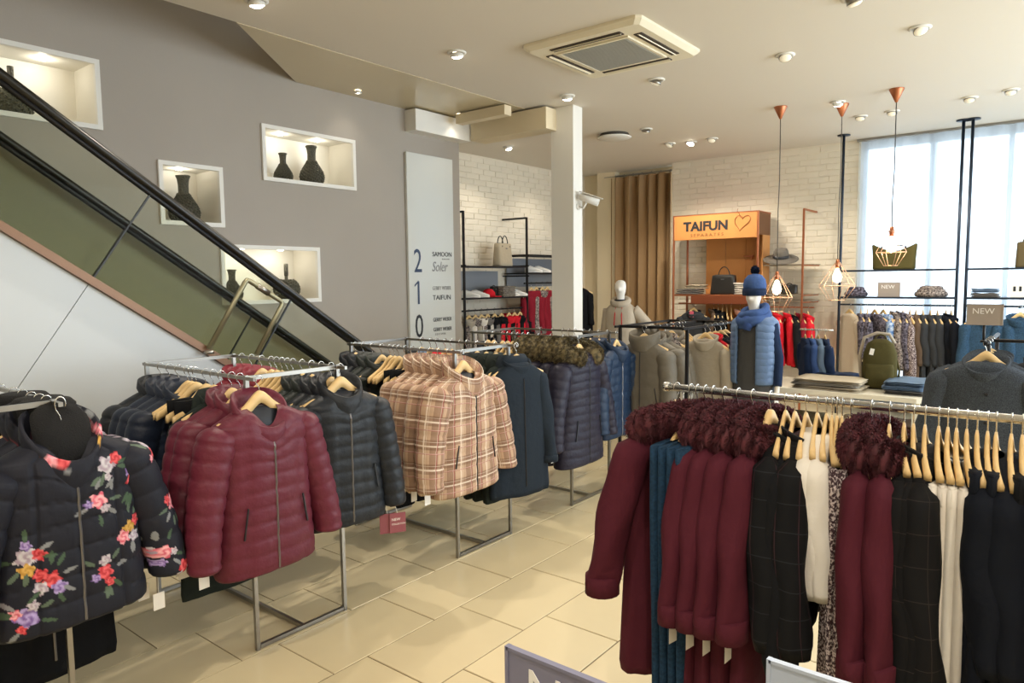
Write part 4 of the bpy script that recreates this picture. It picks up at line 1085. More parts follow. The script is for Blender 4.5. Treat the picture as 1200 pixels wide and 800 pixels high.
SP = [(-3.59, 3.90, (.25, .1), True, 'lit ceiling spotlight nearest the stairwell edge, left of the air conditioner'),
      (-3.665, 5.44, (.2, .1), True, 'lit ceiling spotlight just in front of the white pillar'),
      (-2.81, 5.50, (0, .4), False, 'swivel spotlight right behind the ceiling air conditioner'),
      (-3.80, 7.20, (.3, .3), False, 'small spotlight beside the round ceiling vent'),
      (-3.98, 8.16, (-.4, .2), False, 'leftmost of three spotlights in front of the brick wall'),
      (-3.74, 8.24, (-.5, .1), True, 'middle of three spotlights in front of the brick wall'),
      (-3.46, 8.21, (-.4, 0), False, 'rightmost of three spotlights in front of the brick wall'),
      (-1.77, 5.53, (-.4, -.2), False, 'ceiling spotlight halfway between air conditioner and right edge'),
      (-.89, 5.53, (-.4, -.3), False, 'large ceiling spotlight near the top right corner'),
      (-1.11, 4.70, (.2, -.2), False, 'ceiling spotlight cut by the top edge of the picture'),
      (-1.84, 7.32, (.4, .2), True, 'glaring lit spotlight beside the middle copper pendant'),
      (-1.82, 8.12, (-.3, 0), False, 'ceiling spotlight between the middle and right copper pendants'),
      (-1.52, 8.09, (-.3, 0), False, 'ceiling spotlight behind the right copper pendant cord'),
      (-.85, 7.97, (-.3, 0), False, 'ceiling spotlight left of the two in front of the window poles'),
      (-.53, 7.89, (-.3, 0), False, 'ceiling spotlight at the far right above the window'),
      (-3.83, 2.44, (.2, .1), True, 'lit spotlight at the top edge above the escalator')]
AIM = {0: (-3.1, 2.6, 0), 1: (-2.7, 3.4, 0), 2: (-2.2, 3.8, 0), 3: (-4.3, 8.6, 1), 4: (-4.6, 9.0, 1.2), 5: (-3.8, 9.1, 1.2), 6: (-3.2, 9.1, 1.2), 7: (-1.9, 4.2, .6), 8: (-.6, 4.4, .6), 9: (-.9, 2.9, .3), 10: (-2.0, 6.0, .5), 11: (-1.9, 9.0, 1), 12: (-1.4, 8.9, 1), 13: (-.8, 9, 1), 14: (-.4, 9, 1), 15: (-3.2, 1.3, 0)}
for i, (x, y, tl, lit, lab) in enumerate(SP):
    lit_spot(x, y, tl, lit, lab, r=.055)
    spot(x, y, ZC - .07, 135 if lit else 70, AIM[i], 100, .7, .022)
for x, y, lab in ((-4.93, 4.09, 'tiny lit downlight in the glossy soffit above the grey wall'), (-4.87, 5.31, 'tiny lit downlight in the soffit beside the white bulkhead')):
    lit_spot(x, y, label=lab, r=.025, z=ZC - .02, small=True)
    spot(x, y, ZC - .05, 4, (x, y, 0), 110, .8, .02)
for x, y, e in ((-5.6, 7.0, 42), (-5.5, 8.3, 42)):   # alcove spots hidden behind the bulkhead
    lit_spot(x, y, (0, -.3), True, 'recessed alcove spotlight hidden behind the bulkhead, %s one' % ('nearer' if y < 8 else 'farther')); spot(x, y, ZC - .07, e, (-6.1, y, 1.2), 110, .8, .035)

# air conditioner cassette
ac = thing('air_conditioner', 'white square ceiling air conditioner with grey grille and four vents', 'air conditioner', (-2.68, 4.56, ZC))
b_ = MB()
h_ = .47
b_.loft([[(sx * k, sy * k, z) for sx, sy in ((-h_, -h_ + .03), (-h_ + .03, -h_), (h_ - .03, -h_), (h_, -h_ + .03), (h_, h_ - .03), (h_ - .03, h_), (-h_ + .03, h_), (-h_, h_ - .03))] for k, z in ((1, .0), (1, -.018), (.93, -.045))], smooth=False)
b_.build('casing', mat('ac_casing', '#ece3cb', .5), ac)
gr_ = MB(); gr_.box((0, 0, -.049), (.53, .53, .012), None, .004); gr_.build('grille', mat('ac_grille', '#b3b5b3', .6), ac)
sl_ = MB()
for i in range(26): sl_.box((0, -.25 + i * .02, -.056), (.5, .006, .004))
o = sl_.build('grille_slat', MATS['ac_grille'], ac); o['kind'] = 'stuff'
f_ = MB()
for s_ in (-1, 1): f_.box((s_ * .275, 0, -.049), (.02, .57, .016)); f_.box((0, s_ * .275, -.049), (.53, .02, .016))
f_.build('grille_frame', MATS['ac_casing'], ac)
for k in range(4):
    q = Matrix.Rotation(k * PI / 2, 4, 'Z')
    MB().box((.355, 0, -.045), (.06, .56, .012)).move(q).build('vent_slot', mat('vent_dark', '#3b3128', .6), ac)
    MB().box((.352, 0, -.05), (.028, .55, .006), Matrix.Rotation(.5, 3, 'Y')).move(q).build('louver', MATS['ac_casing'], ac)
# round ceiling vent
rv = thing('round_vent', 'round white ceiling vent beyond the pillar', 'vent', (-4.21, 7.21, ZC))
MB().lathe([(.16, 0), (.17, -.02), (.0, -.02)], 28).build('vent_collar', mat('vent_collar_dark', '#4a443d', .6), rv); MB().lathe([(0, -.05), (.18, -.05), (.195, -.04), (.18, -.032), (0, -.032)], 28).build('vent_plate', M_white, rv)

# pendants
def cage(t, zc, r, h, m=M_copper):
    pr_ = [(.018, h * .5), (r * .55, h * .28) if False else (.03, h * .46), (r, -h * .12), (r * .45, -h * .5)]
    w_ = MB(); n = 6
    for k in range(n):
        a = 2 * PI * k / n; w_.tube([(rr * math.cos(a), rr * math.sin(a), zc + z) for rr, z in pr_], .0028, 5)
    for rr, z in pr_[1:]: w_.tube([(rr * math.cos(2 * PI * k / n), rr * math.sin(2 * PI * k / n), zc + z) for k in range(n)], .0028, 5, True)
    w_.build('wire_cage', M_cage, t)
    MB().lathe([(0, zc + h * .5 + .03), (.016, zc + h * .5 + .03), (.02, zc + h * .5 - .03), (.016, zc + h * .5 - .055), (0, zc + h * .5 - .055)], 14).build('lamp_socket', m, t)
    zb = zc + h * .5 - .055
    MB().lathe([(0, zb), (.016, zb - .005), (.032, zb - .05), (.044, zb - .09), (.034, zb - .13), (0, zb - .147)], 16).build('bulb', M_bulb, t)
    l = bpy.data.lights.new('bulb_light', 'POINT'); l.energy = 6; l.color = (1, .75, .45); l.shadow_soft_size = .03
    o = bpy.data.objects.new('bulb_light', l); COL.objects.link(o); o.location = (t.location.x, t.location.y, t.location.z + zb - .16)
    return zc + h * .5 + .03
for (x, y, z, r, h, lab) in ((-2.323, 7.158, 1.49, .155, .37, 'left copper cage pendant lamp, hanging before the grey felt hat'),
                             (-1.835, 7.45, 1.60, .17, .37, 'middle copper cage pendant lamp with round glowing bulb by brick wall'),
                             (-1.317, 7.172, 1.90, .125, .32, 'right copper cage pendant lamp, hanging before the olive bag')):
    t = thing('pendant_lamp', lab, 'pendant lamp', (x, y, ZC), 0, None)
    top = cage(t, z - ZC, r, h)
    MB().lathe([(0, 0), (.062, 0), (.062, -.006), (.012, -.115), (0, -.12)], 20).build('canopy', M_copper, t)
    MB().tube([(0, 0, -.1), (.004, 0, -.7), (-.004, 0, -1.0), (0, 0, top)], .0045, 6).build('cord', mat('cord_grey', '#4a4642', .7), t)

# CCTV camera on the pillar
cc = thing('security_camera', 'white security camera bracketed to the right side of the pillar', 'camera', (-3.80, 5.82, 2.35))
MB().lathe([(0, 0), (.035, 0), (.035, .012), (0, .016)], 16).move(Matrix.Rotation(PI / 2, 4, 'Y')).build('wall_plate', M_white, cc)
MB().tube([(.01, 0, 0), (.06, 0, -.02), (.09, .01, .03)], .011, 8).build('bracket_arm', M_white, cc)
qd = Vector((.8, .35, -.32)).normalized().to_track_quat('X', 'Z').to_matrix().to_4x4()
MB().loft([[(x, r * math.cos(2 * PI * k / 16), r * math.sin(2 * PI * k / 16)) for k in range(16)] for x, r in ((-.10, .025), (-.095, .034), (.10, .036), (.10, .028), (.085, .026))]).move(Matrix.Translation((.11, .02, .06)) @ qd).build('camera_body', M_white, cc)
MB().lathe([(0, 0), (.022, 0), (.022, .006), (0, .01)], 14).move(Matrix.Translation((.11, .02, .06)) @ qd @ Matrix.Translation((.088, 0, 0)) @ Matrix.Rotation(PI / 2, 4, 'Y')).build('lens', M_black, cc)
MB().box((.0, 0, .041), (.24, .06, .008), None, .003).move(Matrix.Translation((.12, .02, .06)) @ qd).build('sun_shield', M_white, cc)

# ================================================================ vases in the niches
M_vase = mat('beaded_dark_ceramic', '#3a3930', .5, bump=.9, bscale=110, dist=.012, col2='#5a5747', vscale=110)
def vase(label, y, z, h, kind, x=-5.29, group='dark beaded vases in the wall niches'):
    t = thing('vase', label, 'vase', (x, y, z), 0, group)
    if kind == 'bottle':
        prof = [(r * h, v * h) for r, v in [(0, 0), (.13, 0), (.2, .05), (.27, .15), (.29, .25), (.26, .36), (.19, .48), (.125, .58), (.10, .66), (.10, .80), (.115, .92), (.145, .985), (.13, 1.0), (.09, .97), (0, .9)]]
        pts = []
        for (r0, z0), (r1, z1) in zip(prof, prof[1:]):
            for k in range(4): pts.append((r0 + (r1 - r0) * k / 4, z0 + (z1 - z0) * k / 4))
        pts.append(prof[-1])
        MB().lathe(pts, 28).build('vase_body', M_vase, t)
        bd = MB(); r_ = random.Random(3)
        for i in range(230):
            a = i * 2.39996; v = .06 + .56 * (i / 230)
            rr = next(r0 + (r1 - r0) * (v * h - z0) / max(1e-6, z1 - z0) for (r0, z0), (r1, z1) in zip(prof, prof[1:]) if z0 <= v * h <= z1)
            c = Vector((rr * math.cos(a), rr * math.sin(a), v * h)); s_ = .0125
            bd.add([c + Vector(p) * s_ for p in ((1, 0, 0), (-1, 0, 0), (0, 1, 0), (0, -1, 0), (0, 0, 1), (0, 0, -1))], [(0, 2, 4), (2, 1, 4), (1, 3, 4), (3, 0, 4), (2, 0, 5), (1, 2, 5), (3, 1, 5), (0, 3, 5)], True)
        o = bd.build('bead', M_vase, t); o['kind'] = 'stuff'
    else:
        R_ = h * .30
        MB().lathe([(0, 0), (R_ * .5, 0.0)] + [(R_ * math.sin(q) * 1.15, R_ - R_ * math.cos(q)) for q in [.5 + 2.2 * k / 14 for k in range(15)]] + [(.014, R_ * 1.9), (.013, h), (0, h)], 28).build('vase_body', M_vase, t)
        bd = MB()
        for i in range(150):
            a = i * 2.39996; q = .5 + 2.1 * i / 150; c = Vector((R_ * 1.15 * math.sin(q) * math.cos(a), R_ * 1.15 * math.sin(q) * math.sin(a), R_ - R_ * math.cos(q))); s_ = .0125
            bd.add([c + Vector(p) * s_ for p in ((1, 0, 0), (-1, 0, 0), (0, 1, 0), (0, -1, 0), (0, 0, 1), (0, 0, -1))], [(0, 2, 4), (2, 1, 4), (1, 3, 4), (3, 0, 4), (2, 0, 5), (1, 2, 5), (3, 1, 5), (0, 3, 5)], True)
        o = bd.build('bead', M_vase, t); o['kind'] = 'stuff'
        MB().lathe([(.015, 0), (.018, .004), (.018, h * .33), (.012, h * .335)], 14, (0, 0, h * .67), False).build('neck', M_vase, t)
vase('thin-necked round dark vase in the top left niche', 1.62, 2.687, .33, 'round')
vase('dark beaded bottle vase standing alone in the square niche', 2.69, 2.089, .37, 'bottle')
vase('smaller dark bottle vase at left in the niche beside the soffit', 3.56, 2.481, .255, 'bottle')
vase('larger dark bottle vase at right in the niche beside the soffit', 3.85, 2.481, .355, 'bottle')
vase('dark bottle vase at left in the lowest niche behind the handrail', 3.05, 1.497, .26, 'bottle')
vase('thin-necked round dark vase at right in the lowest niche', 3.55, 1.497, .31, 'round')

# ================================================================ floor directory sign on the grey wall
ds = thing('directory_sign', 'tall glossy white floor directory sign with numbers 2, 1 and 0', 'sign', (XW + .03, 5.11, .75))
MB().box((-.012, 0, 1.07), (.03, .645, 2.14), None, .003).build('sign_board', mat('glossy_white_board', '#d6d8d4', .08), ds)
M_signink = M_navyink
def dt(s_, size, y, z, m, sx=1.0, shear=0.0, nm='lettering'): lettering(s_, size, m, ds, (.006, y, z - .75), (PI / 2, 0, PI / 2), sx, .001, shear, nm)
for s_, z in (('2', 1.735), ('1', 1.42), ('0', 1.09)): dt(s_, .33, -.26, z, M_navyink if s_ != '0' else M_ink, .72, nm='floor_number')
MB().bar((.006, -.215, 1.93 - .75 - .29), (.006, -.235, 1.885 - .75 - .29), .004, .03) if False else None
MB().add([(.0065, -.20, .885), (.0065, -.20, .905), (.0065, -.255, .86), (.0065, -.255, .84)], [(0, 1, 2, 3)]).build('floor_number', M_navyink, ds)
dt('SAMOON', .066, .0, 1.895, M_ink, 1.0); dt('by gerry weber', .018, .14, 1.865, M_greyink)
dt('Soler', .14, -.01, 1.745, M_greyink, .75, .3)
dt('GERRY WEBER', .055, -.005, 1.555, M_greyink, .75); dt('TAIFUN', .07, -.005, 1.455, M_ink, 1.1)
dt('GERRY WEBER', .055, -.005, 1.235, M_ink, .75); dt('GERRY WEBER', .055, -.005, 1.135, M_ink, .75); dt('E D I T I O N', .03, .02, 1.095, M_greyink, .9)

# ================================================================ bags, shoes, folded clothes
def bag(label, loc, w_, d, h, m, rz=0.0, handles=1, taper=.85, hh=.10, name='handbag', flare=0.0, hm=None):
    t = thing(name, label, 'bag', loc, rz)
    r_ = []
    for u in (0, .03, .1, .3, .55, .8, .97, 1.0):
        k = (1 + (taper - 1) * u + flare * u * u) * (.93 if u in (0, 1.0) else 1); dk = (1 - .35 * u) * (.9 if u in (0, 1.0) else 1)
        r_.append([(w_ / 2 * k * sgnpow(math.cos(q), .35), d / 2 * dk * sgnpow(math.sin(q), .5), h * u - (.34 * h * u * u * (1 - abs(math.cos(q)) ** .35) ** .8 if flare else 0)) for q in [2 * PI * i / 32 for i in range(32)]])
    if flare: r_.append([(x * .9, y * .7, z - .05) for x, y, z in r_[-1]]); r_.append([(x * .8, y * .3, z - .08) for x, y, z in r_[-1]])
    MB().loft(r_).build('bag_body', m, t)
    tz = MB(); tz.box((0, 0, h * (.72 if flare else 1) + .003), (w_ * taper * .8, .012, .008)); tz.build('top_zip', M_zip, t)
    for s_ in ((-1, 1) if handles == 2 else (0,)):
        q_ = [(w_ * .22 * math.cos(a), s_ * d * .22, h - .03 + (hh + .03) * math.sin(a)) for a in [PI * i / 12 for i in range(13)]]
        MB().tube(q_, .007, 8).build('handle', hm or m, t)
    sd = MB()
    for s_ in (-1, 1): sd.box((s_ * w_ * .28, -d * .33, h * .55), (.018, .006, h * .7))
    sd.build('strap_tab', hm or m, t)
    MB().box((0, -d * .40, h * .78), (w_ * .12, .006, .014), None, .002).build('metal_badge', M_zip, t)
    return t
def folded(label, loc, w_, d, h, m, rz=0.0, group=None, seed=0, name='folded_garment'):
    """a garment folded over: rounded fold in front, open layers behind"""
    r_ = random.Random(seed)
    t = thing(name, label, 'clothes', loc, rz, group)
    k = 3
    for i in range(k):
        z0 = h * i / k; hh = h / k * .96; rg = []
        dx = r_.uniform(-.012, .012); dd = r_.uniform(-.01, .012)
        for j in range(9):
            x = -w_ / 2 + w_ * j / 8; e = .75 if j in (0, 8) else 1
            sag = hh * .25 * math.sin(j * 1.3 + i + seed) * (1 if i == k - 1 else .3)
            rg.append([(x + dx, (d / 2 + dd) * sgnpow(math.cos(q), .6) * (1 if e == 1 else .97), z0 + hh / 2 + (hh / 2 * e) * sgnpow(math.sin(q), .7) + sag * (1 if math.sin(q) > 0 else 0)) for q in [2 * PI * n_ / 14 for n_ in range(14)]])
        MB().loft(rg).build('fold_layer', m, t)
    return t
def sneaker(label, loc, rz, m, group=None):
    t = thing('sneaker', label, 'shoe', loc, rz, group)
    L = .25
    prof = [(0, .030, .075), (.03, .038, .095), (.08, .036, .10), (.12, .037, .082), (.17, .042, .06), (.22, .038, .045), (.25, .018, .03)]
    MB().loft([[(x - L / 2, hw * sgnpow(math.cos(q), .8), .018 + (hz - .018) / 2 * (1 + sgnpow(math.sin(q), .8))) for q in [2 * PI * k / 16 for k in range(16)]] for x, hw, hz in prof]).build('upper', m, t)
    MB().loft([[(x - L / 2, (hw + .004) * math.cos(q), .011 + .011 * sgnpow(math.sin(q), .4)) for q in [2 * PI * k / 16 for k in range(16)]] for x, hw, hz in prof]).build('sole', M_white, t)
    lc = MB()
    for i in range(4): lc.bar((-.005 + i * .022, -.022, .085 - i * .009), (-.005 + i * .022, .022, .085 - i * .009), .006)
    lc.build('laces', M_white, t)
    return t
def hat(label, loc, rz=0.0):
    t = thing('felt_hat', label, 'hat', loc, rz); t.rotation_euler = (.32, .1, rz); t.scale = (.95, .95, 1.05)
    m = cloth('hat_felt', '#6a645c', .9)
    MB().lathe([(.0, .125), (.04, .128), (.075, .118), (.092, .09), (.098, .04), (.10, .014), (.14, .004), (.19, .0), (.225, -.006), (.222, -.011), (.15, -.004), (.095, .004), (.0, .02)], 36).build('felt_crown', m, t)
    MB().lathe([(.1, .016), (.104, .02), (.101, .052), (.097, .05)], 36, cap=False).build('hat_band', M_ink, t)
hat('grey wide-brimmed felt hat with dark band on the copper shelf', (-2.93, 9.16, 1.88))

# ================================================================ display cabinet with the copper header
CX0, CX1, CF, CB = -4.32, -3.17, 9.0, 9.44
cb = thing('display_cabinet', 'copper veneer wall cabinet with dark TAIFUN header lettering', 'cabinet', (-3.745, 9.25, 0))
def cpart(nm, c, d, m, bev=0.003): MB().box((c[0] + 3.745, c[1] - 9.25, c[2]), d, None, bev).build(nm, m, cb)
cpart('header_board', (-3.745, CF, 2.315), (1.15, .02, .32), M_orangewood)
cpart('header_top', (-3.745, 9.22, 2.48), (1.17, .46, .02), M_copper)
cpart('side_panel', (CX1, 9.3, 1.75), (.016, .26, 1.42), M_orangewood); cpart('side_panel', (CX1, 9.22, 2.33), (.018, .42, .28), mat('cabinet_inside_dark', '#6b4324', .6))
for k in range(3): cpart('back_panel', (-4.01 + .28 * k * 1.0 + .14 - .03, CB, 1.35), (.276, .018, 2.24), M_orangewood)
for x in (CX0, CX1): cpart('post', (x, CF, 1.24), (.024, .024, 2.48), M_copper)
cpart('post', (CX0, CB, 1.24), (.024, .024, 2.48), M_copper)
cpart('shelf', (-3.745, 9.22, 1.415), (1.15, .44, .02), M_copper); cpart('shelf_fascia', (-3.62, 9.01, 1.355), (.89, .02, .10), mat('copper_fascia', '#8e4e34', .4, .5))
cpart('hanging_rail', (-3.745, 9.15, 1.30), (1.13, .02, .02), M_copper); cpart('base_shelf', (-3.745, 9.22, .12), (1.15, .44, .03), M_copper)
cpart('hook', (-3.42, 9.38, 1.93), (.13, .05, .02), M_copper); cpart('hook', (-3.38, 9.36, 1.905), (.02, .03, .05), M_copper)
hd = Matrix.Identity(4)
lettering('TAIFUN', .168, M_ink, cb, (-.43, -.262, 2.275), (PI / 2, 0, 0), 1.06, .004, name='header_lettering', off=.006)
lettering('S E P A R A T E S', .058, mat('header_small_ink', '#7a4f28', .5), cb, (-.33, -.262, 2.195), (PI / 2, 0, 0), 1.1, .002, name='header_lettering')
hp_ = [(.16 * .62 * (16 * math.sin(q) ** 3) / 16, (13 * math.cos(q) - 5 * math.cos(2 * q) - 2 * math.cos(3 * q) - math.cos(4 * q)) / 17 * .115) for q in [2 * PI * k / 40 for k in range(40)]]
MB().tube([(.37 + x * 1.0 + z * .25, -.266, 2.355 + z) for x, z in hp_], .0035, 5, True).build('heart_outline', M_copper, cb)
MB().tube([(.36, -.266, 2.41), (.31, -.268, 2.50), (.32, -.27, 2.53)], .003, 5).build('heart_outline', M_copper, cb)
bag('black structured leather handbag on the copper cabinet shelf', (-3.66, 9.14, 1.426), .36, .15, .255, M_leather, 0, 1, .86, .11)
folded('dark grey folded sweater on the copper shelf left of the black bag', (-4.14, 9.14, 1.426), .30, .24, .075, MATS['grey_cloth'], 0, None, 1); folded('light grey folded sweater on top of the dark grey one', (-4.06, 9.15, 1.503), .26, .22, .055, MATS['greige_cloth'], .1, None, 2)
for k in range(2): folded(['lower white folded sweater on the copper shelf right of the black bag', 'upper white folded sweater on the copper shelf right of the black bag'][k], (-3.35, 9.14, 1.426 + k * .08), .25, .24, .075, MATS['offwhite_cloth'], 0, None, 5 + k)
put('blazer', 'jacket', 'dark grey jacket with pink ticket turned outward in the copper cabinet', 'jacket', (-4.05, 9.06, 1.30), -PI / 2, 'charcoal_cloth'); put('hanger', 'hanger', 'wooden hanger of the dark grey jacket in the copper cabinet', 'hanger', (-4.05, 9.06, 1.30), -PI / 2)
tk = tag(MB().box((-4.05, 8.995, 1.16), (.06, .003, .08), None, .001).build('price_ticket', mat('ticket_pink', '#c0566a', .5)), 'pink price ticket on the dark grey jacket in the cabinet', 'price tag')
run('the copper cabinet rail', 'the left', (-3.80, 9.15), 'x', .35, [(0, 'cardigan', 'brown_cloth', 'cardigan', 'cardigan', 'brown cardigan'), (.06, 'cardigan', 'black_cloth', 'cardigan', 'cardigan', 'black cardigan'), (.12, 'blazer', 'black_cloth', 'blazer', 'blazer', 'black blazer'), (.18, '', '', '', '', None), (.24, '', '', '', '', None), (.36, 'cardigan', 'pink_cloth', 'cardigan', 'cardigan', 'salmon pink cardigan'), (.45, 'cardigan', 'charcoal_cloth', 'cardigan', 'cardigan', 'charcoal cardigan')], 'clothes in the copper cabinet', hz=1.30)
# copper frame with thin shelves right of it
cf = thing('shelf_rack', 'copper tube frame with thin shelves on the brick wall', 'shelf rack', (-2.85, 9.25, 0))
def fpart(nm, a, b, w_=.022, m=M_copper): MB().bar((a[0] + 2.85, a[1] - 9.25, a[2]), (b[0] + 2.85, b[1] - 9.25, b[2]), w_).build(nm, m, cf)
fpart('post', (-2.615, 9.0, 0), (-2.615, 9.0, 2.47)); fpart('wall_arm', (-2.615, 9.0, 2.465), (-2.615, 9.53, 2.465))
for z in (1.80, 1.43, 1.345):
    MB().box((0, .09, z), (.62, .30, .012)).build('shelf', mat('smoky_shelf', '#8f8271', .4), cf)
    fpart('bracket', (-2.615, 9.0, z - .012), (-2.55, 9.45, z - .012), .016)
fpart('hanging_rail', (-3.14, 9.12, 1.27), (-2.5, 9.12, 1.27), .018)
bag('small black box bag on the thin copper-framed shelf', (-2.83, 9.2, 1.437), .20, .12, .11, M_leather, 0, 1, 1.0, .02)
run('the copper frame rail', 'the left', (-2.93, 9.12), 'x', .4, [(0, 'cardigan', 'red_cloth', 'cardigan', 'cardigan', 'crimson red cardigan'), (.13, 'cardigan', 'red_cloth', 'cardigan', 'cardigan', 'crimson red cardigan'), (.2, 'blazer', 'black_cloth', 'blazer', 'blazer', 'black blazer'), (.28, 'cardigan', 'burgundy_cloth', 'cardigan', 'cardigan', 'burgundy cardigan'), (.36, 'cardigan', 'red_cloth', 'cardigan', 'cardigan', 'crimson red cardigan')], 'clothes on the copper frame rail', hz=1.27)

# ================================================================ alcove shelves on the left brick wall
al = thing('shelf_rack', 'black metal shelf rack on the alcove brick wall left of the pillar', 'shelf rack', (-6.0, 7.6, 0))
def apart(nm, a, b, w_=.024, m=M_black): MB().bar((a[0] + 6.0, a[1] - 7.6, a[2]), (b[0] + 6.0, b[1] - 7.6, b[2]), w_).build(nm, m, al)
for y in (6.42, 7.69, 8.95):
    apart('post', (-5.85, y, 0), (-5.85, y, 2.49)); apart('wall_arm', (-5.85, y, 2.48), (-6.27, y, 2.48))
    for z in (1.97, 1.835, 1.70) if y > 7 else (1.83,): apart('bracket', (-5.82, y, z), (-6.27, y, z), .018)
for (y0, y1, z) in ((6.42, 7.69, 1.82), (6.42, 7.69, 1.42), (7.69, 8.95, 1.985), (7.69, 8.95, 1.735)):
    MB().box((-.05, (y0 + y1) / 2 - 7.6, z), (.42, y1 - y0 - .03, .018)).build('shelf', M_black, al)
for (y0, y1, z) in ((6.42, 7.69, 1.27), (7.69, 8.95, 1.60)): apart('hanging_rail', (-5.9, y0, z), (-5.9, y1, z), .02)
MB().box((-.255, 7.05 - 7.6, 1.60), (.012, 1.0, .34)).build('back_board', mat('grey_back_board', '#8d9196', .5), al); MB().box((-.255, 8.3 - 7.6, 1.75), (.012, 1.1, .4)).build('back_board', MATS['grey_back_board'], al)
bag('pale taupe tote bag with dark handles on the alcove shelf', (-5.98, 7.33, 1.83), .34, .16, .30, MATS['greige_cloth'], PI / 2 + .15, 2, .95, .10, 'tote_bag', 0, M_leather)
for k, (y, c) in enumerate(((6.62, M_white), (6.80, M_white), (7.42, M_white), (7.60, M_white))): sneaker(['white sneaker at the left end of the alcove shelf', 'white sneaker next to the red cap on the alcove shelf', 'white sneaker right of the woven basket on the alcove shelf', 'white sneaker farthest right on the lower alcove shelf'][k], (-5.93, y, 1.43), PI / 2 - .9, c)
for k in range(2): sneaker(['white shoe on the higher alcove shelf, nearer the shelf post', 'white shoe on the higher alcove shelf, nearer the pillar'][k], (-5.93, 7.95 + k * .2, 1.745), PI / 2 - .9, M_white)
cp = thing('cap', 'bright red cap on the alcove shelf between sneaker and basket', 'cap', (-5.93, 6.97, 1.43)); MB().lathe([(0, .11), (.05, .1), (.085, .06), (.09, 0), (0, 0)], 18).build('cap_crown', MATS['red_cloth'], cp); MB().box((.12, 0, .01), (.1, .13, .012), None, .005).build('cap_brim', MATS['red_cloth'], cp)
bag('small black bag beside the red cap on the alcove shelf', (-5.95, 7.10, 1.43), .14, .1, .13, M_leather, PI / 2, 1, .8, .02)
bk = thing('woven_basket', 'grey woven basket on the alcove shelf', 'basket', (-5.93, 7.27, 1.43)); M_bk = mat('basket_weave', '#5b544c', .8, bump=.8, bscale=90, col2='#8b8378', vscale=60)
q_ = MB()
for s_ in (-1, 1): q_.box((s_ * .1, 0, .07), (.012, .24, .14)); q_.box((0, s_ * .115, .07), (.2, .012, .14))
q_.box((0, 0, .006), (.2, .23, .012)); q_.build('basket_wall', M_bk, bk)
for k in range(5): MB().tube([(.108 * a, .123 * b, .02 + k * .027) for a, b in ((1, 1), (-1, 1), (-1, -1), (1, -1))], .008, 6, True).build('woven_band', M_bk, bk)
run('the alcove rail', 'the left', (-5.9, 6.55), 'y', 0.0, [(0, 'cardigan', 'stone_cloth', 'cardigan', 'cardigan', 'stone grey cardigan'), (.12, 'cardigan', 'scarf_print', 'cardigan', 'cardigan', 'patterned dark cardigan'), (.24, 'cardigan', 'offwhite_cloth', 'cardigan', 'cardigan', 'off-white cardigan'), (.36, 'cardigan', 'grey_cloth', 'cardigan', 'cardigan', 'mid grey cardigan'), (.50, 'cardigan', 'black_cloth', 'cardigan', 'cardigan', 'black cardigan'), (.64, 'blazer', 'black_cloth', 'blazer', 'blazer', 'black blazer'), (.80, 'cardigan', 'red_cloth', 'cardigan', 'cardigan', 'scarlet cardigan'), (.92, 'cardigan', 'red_cloth', 'cardigan', 'cardigan', 'scarlet cardigan'), (1.04, 'blazer', 'black_cloth', 'blazer', 'blazer', 'black blazer next to the post')], 'clothes on the alcove rail', hz=1.27)
run('the high alcove rail', 'the left', (-5.9, 7.85), 'y', 0.0, [(0, 'dress', 'burgundy_cloth', 'dress', 'dress', 'burgundy dress'), (.12, 'dress', 'burgundy_cloth', 'dress', 'dress', 'burgundy dress'), (.26, 'cardigan', 'scarf_print', 'cardigan', 'cardigan', 'patterned grey cardigan'), (.38, 'dress', 'burgundy_cloth', 'dress', 'dress', 'burgundy dress')], 'clothes on the high alcove rail', hz=1.60)
# dark coat hanging by the cream panel, just right of the pillar
put('dress', 'coat', 'black long coat hanging just right of the pillar by the cream panel', CO, (-5.86, 9.0, 1.62), -.9, 'black_cloth'); put('hanger', 'hanger', 'wooden hanger of the black coat by the cream panel', 'hanger', (-5.86, 9.0, 1.62), -.9)
hs = thing('coat_stand', 'thin black coat stand holding the black coat beside the cream panel', 'coat stand', (-5.86, 9.0, 0)); MB().tube([(-.08, .16, 0), (-.08, .16, 1.72)], .012, 8).build('pole', M_black, hs); MB().tube([(-.08, .16, 1.62), (.02, -.04, 1.62)], .009, 8).build('arm', M_black, hs); MB().lathe([(0, 0), (.15, 0), (.15, .015), (0, .02)], 20, (-.08, .16, 0)).build('base', M_black, hs)

# ================================================================ window racks
wr = []
for k, (x0, x1) in enumerate(((-2.20, -1.01), (-.925, .45))):
    t = thing('window_shelf_rack', ['blue-black floor-to-ceiling shelf rack with the olive bag before the window', 'blue-black floor-to-ceiling shelf rack behind the blue shirts at far right'][k], 'shelf rack', (x0, 9.05, 0))
    for x in (0, x1 - x0):
        MB().tube([(x, 0, 0), (x, 0, ZC)], .016, 8).build('pole', M_bluesteel, t); MB().lathe([(0, 0), (.07, 0), (.07, .012), (0, .014)], 18, (x, 0, ZC - .014)).build('ceiling_plate', M_bluesteel, t)
    for z in (1.71, 1.40): MB().box(((x1 - x0) / 2, .08, z), (x1 - x0 - .03, .28, .018)).build('shelf', mat('grey_glass_shelf', '#56606b', .3), t); MB().bar((0.0, -.07, z), (x1 - x0, -.07, z), .022).build('shelf_bar', M_bluesteel, t)
    MB().bar((0, 0, 1.315), (x1 - x0, 0, 1.315), .02).build('hanging_rail', M_bluesteel, t)
    wr.append(t)
